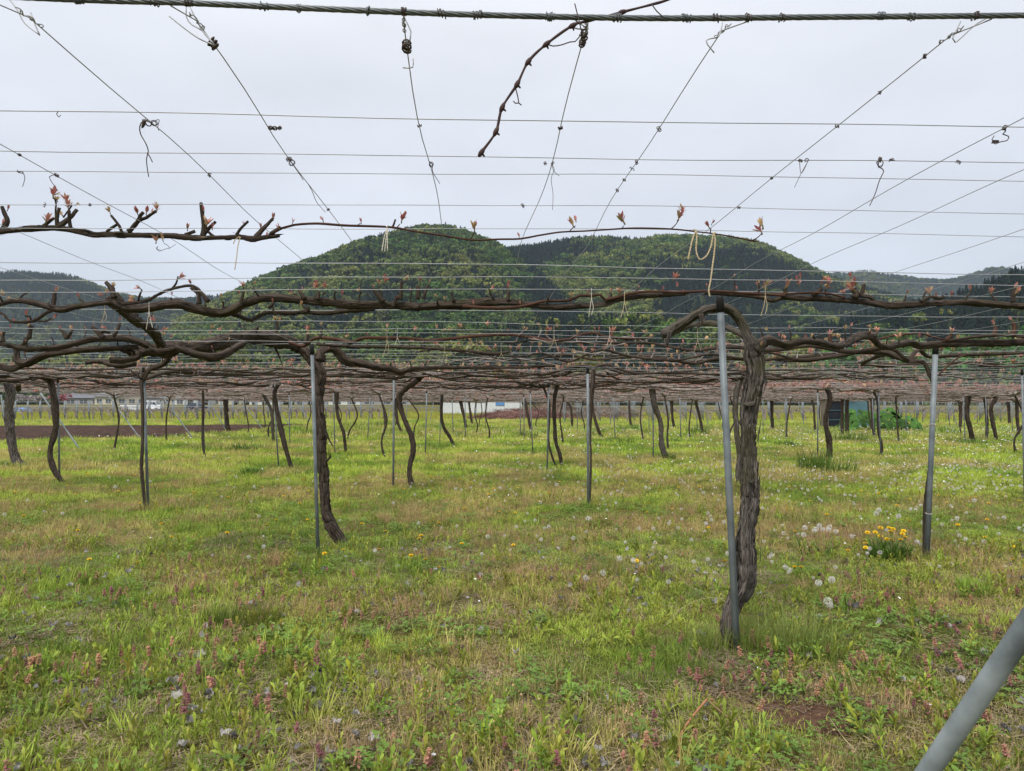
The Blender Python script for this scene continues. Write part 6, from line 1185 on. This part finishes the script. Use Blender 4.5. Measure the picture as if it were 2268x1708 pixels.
for k, (a, b, h, s) in enumerate([(552, 1000, .35, .5), (300, 990, .3, .5), (480, 1000, .3, .7), (640, 955, .4, .9), (790, 948, .5, 1.0), (850, 945, .5, .9), (960, 950, .4, .8), (1050, 952, .4, .6), (1170, 970, .35, .4), (1395, 955, .45, .7), (1545, 962, .45, .5), (1318, 962, .4, .4), (1376, 985, .35, .5), (700, 965, .4, .8), (2215, 935, .5, .9), (2100, 960, .4, .5), (1740, 992, .3, .35), (600, 960, .4, .7), (1490, 985, .3, .3), (2160, 990, .35, .4), (1480, 1022, .25, .2), (560, 1110 - 60, .18, .2)]):
    tuft(a, b, 190, h, s, .016, (.07 + .01 * (k % 3), .13 + .01 * (k % 4), .025), 'dark green grass tussock in the far meadow', .7, .4)
for k, (a, b) in enumerate([(1150, 1095), (1250, 1190), (450, 1190), (1340, 1280), (900, 1310), (1500, 1480), (660, 1262), (1430, 1530), (1120, 1560), (1560, 1500), (260, 1440), (820, 1240)]):
    p = tuft(a, b, 90, .13, .07, .0032, (.13, .175, .03), 'small fresh grass tuft in the near turf', .8, .35)
    p['group'] = 'small tufts in the near turf'
for a, b, lab in [(330, 1127, 'grass tuft at the foot of the slim left post'), (700, 1226, 'grass tuft at the foot of the post by the twisted trunk'), (765, 1216, 'grass tuft at the foot of the twisted trunk'), (1306, 1128, 'grass tuft at the foot of the lone post right of centre'), (2056, 1240, 'grass tuft at the foot of the sturdy right post'), (914, 1082, 'grass tuft at the foot of the S-shaped trunk'), (44, 1040, 'grass tuft at the foot of the thick left edge trunk'), (1648, 1080, 'grass tuft behind the thick near trunk'), (1246, 1040, 'grass tuft at the foot of the two crossing stems')]:
    tuft(a, b, 120, .11, .09, .0035, (.11, .16, .03), lab, .8, .4)
# dandelions told apart
def single(mesh, px, py, s, name, label, cat, group):
    p = ground_at(px, py); o = bpy.data.objects.new(name, mesh); COL.objects.link(o); o.location = (p[0], p[1], float(gnd(p[0], p[1]))); o.scale = (s,) * 3; o.rotation_euler = (random.gauss(0, .1), random.gauss(0, .1), random.uniform(0, 6.28)); return tag(o, label, cat, group)
for k, (a, b) in enumerate([(1403, 1282), (1297, 1322), (1372, 1275), (1306, 1178), (1218, 1195), (1197, 1135), (1236, 1092), (1318, 1085), (946, 1105), (918, 1112), (1010, 1100), (1840, 1388), (1833, 1385), (2270, 1205), (2118, 1175), (2045, 1195), (1893, 1215), (1776, 1100), (1560, 1105), (1430, 1100), (1602, 1180), (1575, 1175), (640, 1100), (720, 1085), (330, 1080), (283, 1080), (523, 1070), (250, 1100), (2240, 1080), (2190, 1060), (2160, 1100), (2050 + 110, 1130), (1690, 1150)]):
    single(CLK[k % 4], a, b, .85 + .1 * (k % 4), 'dandelion_clock', 'white dandelion seed head standing in the middle meadow', 'dandelion', 'single dandelion seed heads')
for k, (a, b) in enumerate([(928, 1205), (1022, 1226), (909, 1252), (681, 1160), (664, 1125), (1195, 1128), (1216, 1105), (1432, 1145), (1605, 1124), (1320, 1085), (1879, 1236), (1917, 1218), (1749, 1087), (1906, 1100), (630, 1110), (310, 1124), (70, 1098), (32, 1105), (550, 1100), (1760, 1272), (2262, 1215), (1986, 1102), (2080, 1108), (500, 1198)]):
    single(YEL[k % 4], a, b, .95 + .1 * (k % 3), 'yellow_dandelion', 'yellow dandelion flower low in the middle meadow', 'dandelion', 'single yellow dandelions')
def dandelion_plant(px, py, heads, leaves, label, h0, w):
    p = ground_at(px, py); p[2] = float(gnd(p[0], p[1])); d = depth_of(p); e_ = empty('dandelion_plant', tuple(p), label, 'dandelion'); r_ = np.random.default_rng(int(px))
    if leaves:
        g = blades(r_, leaves, .19, .15, .014, .8, .6, (.10, .18, .03)); o = g.obj('leaves', 'leafv'); o.location = p; o.parent = e_; o.matrix_parent_inverse = Matrix.Translation(-Vector(p))
    for (hx, hy, kind) in heads:
        q = pt(hx, hy, d + r_.uniform(-.08, .08)); b = p + np.array([(q[0] - p[0]) * .3, r_.uniform(-.05, .05), 0])
        g = (clock_geo(r_, .0175, 120) if kind == 'c' else yellow_geo(r_, 0., .022)); o = g.obj('seed_head' if kind == 'c' else 'flower', ['clock', 'clock_seed'] if kind == 'c' else ['yellow', 'stalk_green']); o.parent = e_; o.location = q - p; o.rotation_euler = (r_.normal(0, .15) + (.35 if kind == 'y' else 0), r_.normal(0, .15), 0)
        g = G(); tube(g, *spline([b, (b + q) / 2 + r_.normal(0, .008, 3), q - [0, 0, .006]], [.0024, .002, .0017], .03), n=6); g.obj('stalk', 'stalk' if kind == 'c' else 'stalk_green', e_)
nat = lambda x, y: (1698 + x / 3.874, 840 + y / 3.874)
dandelion_plant(1968, 1237, [(*nat(x, y), 'y') for x, y in [(865, 1315), (932, 1315), (975, 1345), (978, 1275), (1052, 1278), (1085, 1285), (1065, 1308), (1175, 1302), (1165, 1328), (1188, 1358), (1032, 1373), (1072, 1375), (1150, 1378), (1140, 1498), (848, 1445)]] + [(*nat(963, 1122), 'c'), (*nat(940, 1152), 'c'), (*nat(1132, 1173), 'c')], 300, 'leafy dandelion plant with many yellow flowers left of the sturdy right post', .1, .1)
dandelion_plant(1812, 1228, [(*nat(x, y), 'c') for x, y in [(328, 1272), (410, 1298), (452, 1255), (480, 1288), (540, 1268), (594, 1305), (318, 1333), (425, 1285), (530, 1290)]], 30, 'cluster of white dandelion seed heads on long reddish stalks', .1, .1)
dandelion_plant(1825, 1348, [(1813, 1291, 'c'), (1842, 1284, 'c')], 12, 'pair of dandelion seed heads on pink stalks behind the barley grass', .1, .1)
# broken cane lying in the foreground, straw stalks
def stick(pts_, r, m, label, name='broken_cane', lift=.0):
    P = []
    for a, b, h in pts_: q = ground_at(a, b); q[2] = float(gnd(q[0], q[1])) + h; P.append(q)
    g = G(); tube(g, *spline(np.array(P), [r] * len(P), .01), n=6, amp=.08); return tag(g.obj(name, m), label, 'cane')
M['red_cane'] = simple('dry_red_cane', (.30, .12, .06), (.42, .2, .11), 30, .7)
stick([(1503, 1690, .01), (1508, 1650, .03), (1535, 1618, .05), (1566, 1590, .07)], .0042, 'red_cane', 'broken reddish cane lying in the right foreground')
stick([(1568, 1592, .07), (1600, 1608, .05), (1640, 1616, .02)], .002, 'stalk', 'thin dry stalk joined to the broken reddish cane')
stick([(1470, 1400, .03), (1510, 1378, .08), (1560, 1366, .11), (1605, 1366, .11)], .0008, 'twine', 'pale dry grass stalk arching left of the near trunk', 'dry_stalk')
stick([(1480, 1300, .1), (1540, 1335, .09), (1590, 1352, .09), (1610, 1364, .08)], .0006, 'twine', 'second pale dry stalk left of the near trunk, above the arching one', 'dry_stalk')
stick([(1840, 1605, .03), (1870, 1640, .02), (1898, 1662, .01)], .0014, 'twine', 'pale dry stalk lying near the bare soil patch', 'dry_stalk')
stick([(880, 1510, .02), (910, 1528, .02), (945, 1538, .02)], .002, 'stalk', 'thin brown twig lying in the centre foreground')
stick([(380, 1532, .015), (405, 1544, .02)], .004, 'red_cane', 'short reddish twig lying in the left foreground')
stick([(2172, 1405, .0), (2170, 1350, .16), (2168, 1320, .2)], .002, 'stalk', 'bare brown flower stalk standing at right by the strut', 'dry_stalk') if False else None
# bare soil patch with lumps
g = G(); th = np.linspace(0, 2 * np.pi, 28, endpoint=False); rr = np.linspace(0, 1, 7); A_, R_ = np.meshgrid(th, rr); x = PATCH[0] + .19 * R_ * np.cos(A_) * (1 + .2 * np.sin(3 * A_)); y = PATCH[1] + .15 * R_ * np.sin(A_) * (1 + .15 * np.sin(4 * A_)); z = gnd(x, y) + .006 + .02 * (1 - R_ ** 2) * fbm(x * 30, y * 30, 3)
i = np.arange(6)[:, None] * 28; j = np.arange(28)[None]; j2 = (j + 1) % 28
M['soil2'] = simple('bare_red_soil', (.05, .028, .018), (.13, .075, .05), 45, 1, 0, .6, spec=.05)
tag(G().add(np.stack([x, y, z], -1).reshape(-1, 3), np.stack([i + j, i + 28 + j, i + 28 + j2, i + j2], -1).reshape(-1, 4)).obj('soil_patch', 'soil2'), 'bare reddish soil patch in the right foreground', 'soil', kind='structure')

# ================================================================== labels by place where nothing else tells things apart
def ordinal(n): return str(n) + ('th' if 10 <= n % 100 <= 20 else {1: 'st', 2: 'nd', 3: 'rd'}.get(n % 10, 'th'))
bpy.context.view_layer.update()
for base in ('slim grey steel post among the far rows under the trellis', 'slender dark grapevine among the far rows under the trellis', 'mid green broadleaf tree in the row at the foot of the right spur', 'dark green grass tussock in the far meadow', 'small fresh grass tuft in the near turf',
             'white dandelion seed head standing in the middle meadow', 'yellow dandelion flower low in the middle meadow', 'small dark knot of dried tendril on a wire against the sky', 'slim pale strut at the far edge of the trellis'):
    os_ = [o for o in COL.objects if o.get('label') == base]
    os_.sort(key=lambda o: pix(np.array([o.matrix_world @ (sum((Vector(c) for c in o.bound_box), Vector()) / 8 if o.type == 'MESH' else Vector())]))[0, 0])
    for n, o in enumerate(os_): o['label'] = f"{base.replace(' under the trellis', '').replace(' at the foot of the right spur', ' below the right spur').replace(' against the sky', '')}, {ordinal(n + 1)} from the left"
# ================================================================== air
hz = bpy.data.materials.new('haze'); hz.use_nodes = True; n_ = hz.node_tree.nodes; n_.remove(n_['Principled BSDF']); pv = n_.new('ShaderNodeVolumePrincipled')
pv.inputs['Color'].default_value = (.70, .84, 1.0, 1); pv.inputs['Density'].default_value = .00010; pv.inputs['Anisotropy'].default_value = .2
hz.node_tree.links.new(pv.outputs[0], n_['Material Output'].inputs['Volume']); M['haze'] = hz
tag(box(G(), (0, 1350, 204), (5600, 3300, 410)).obj('haze', 'haze', None, False), 'thin bluish air over the valley', 'haze', kind='stuff')
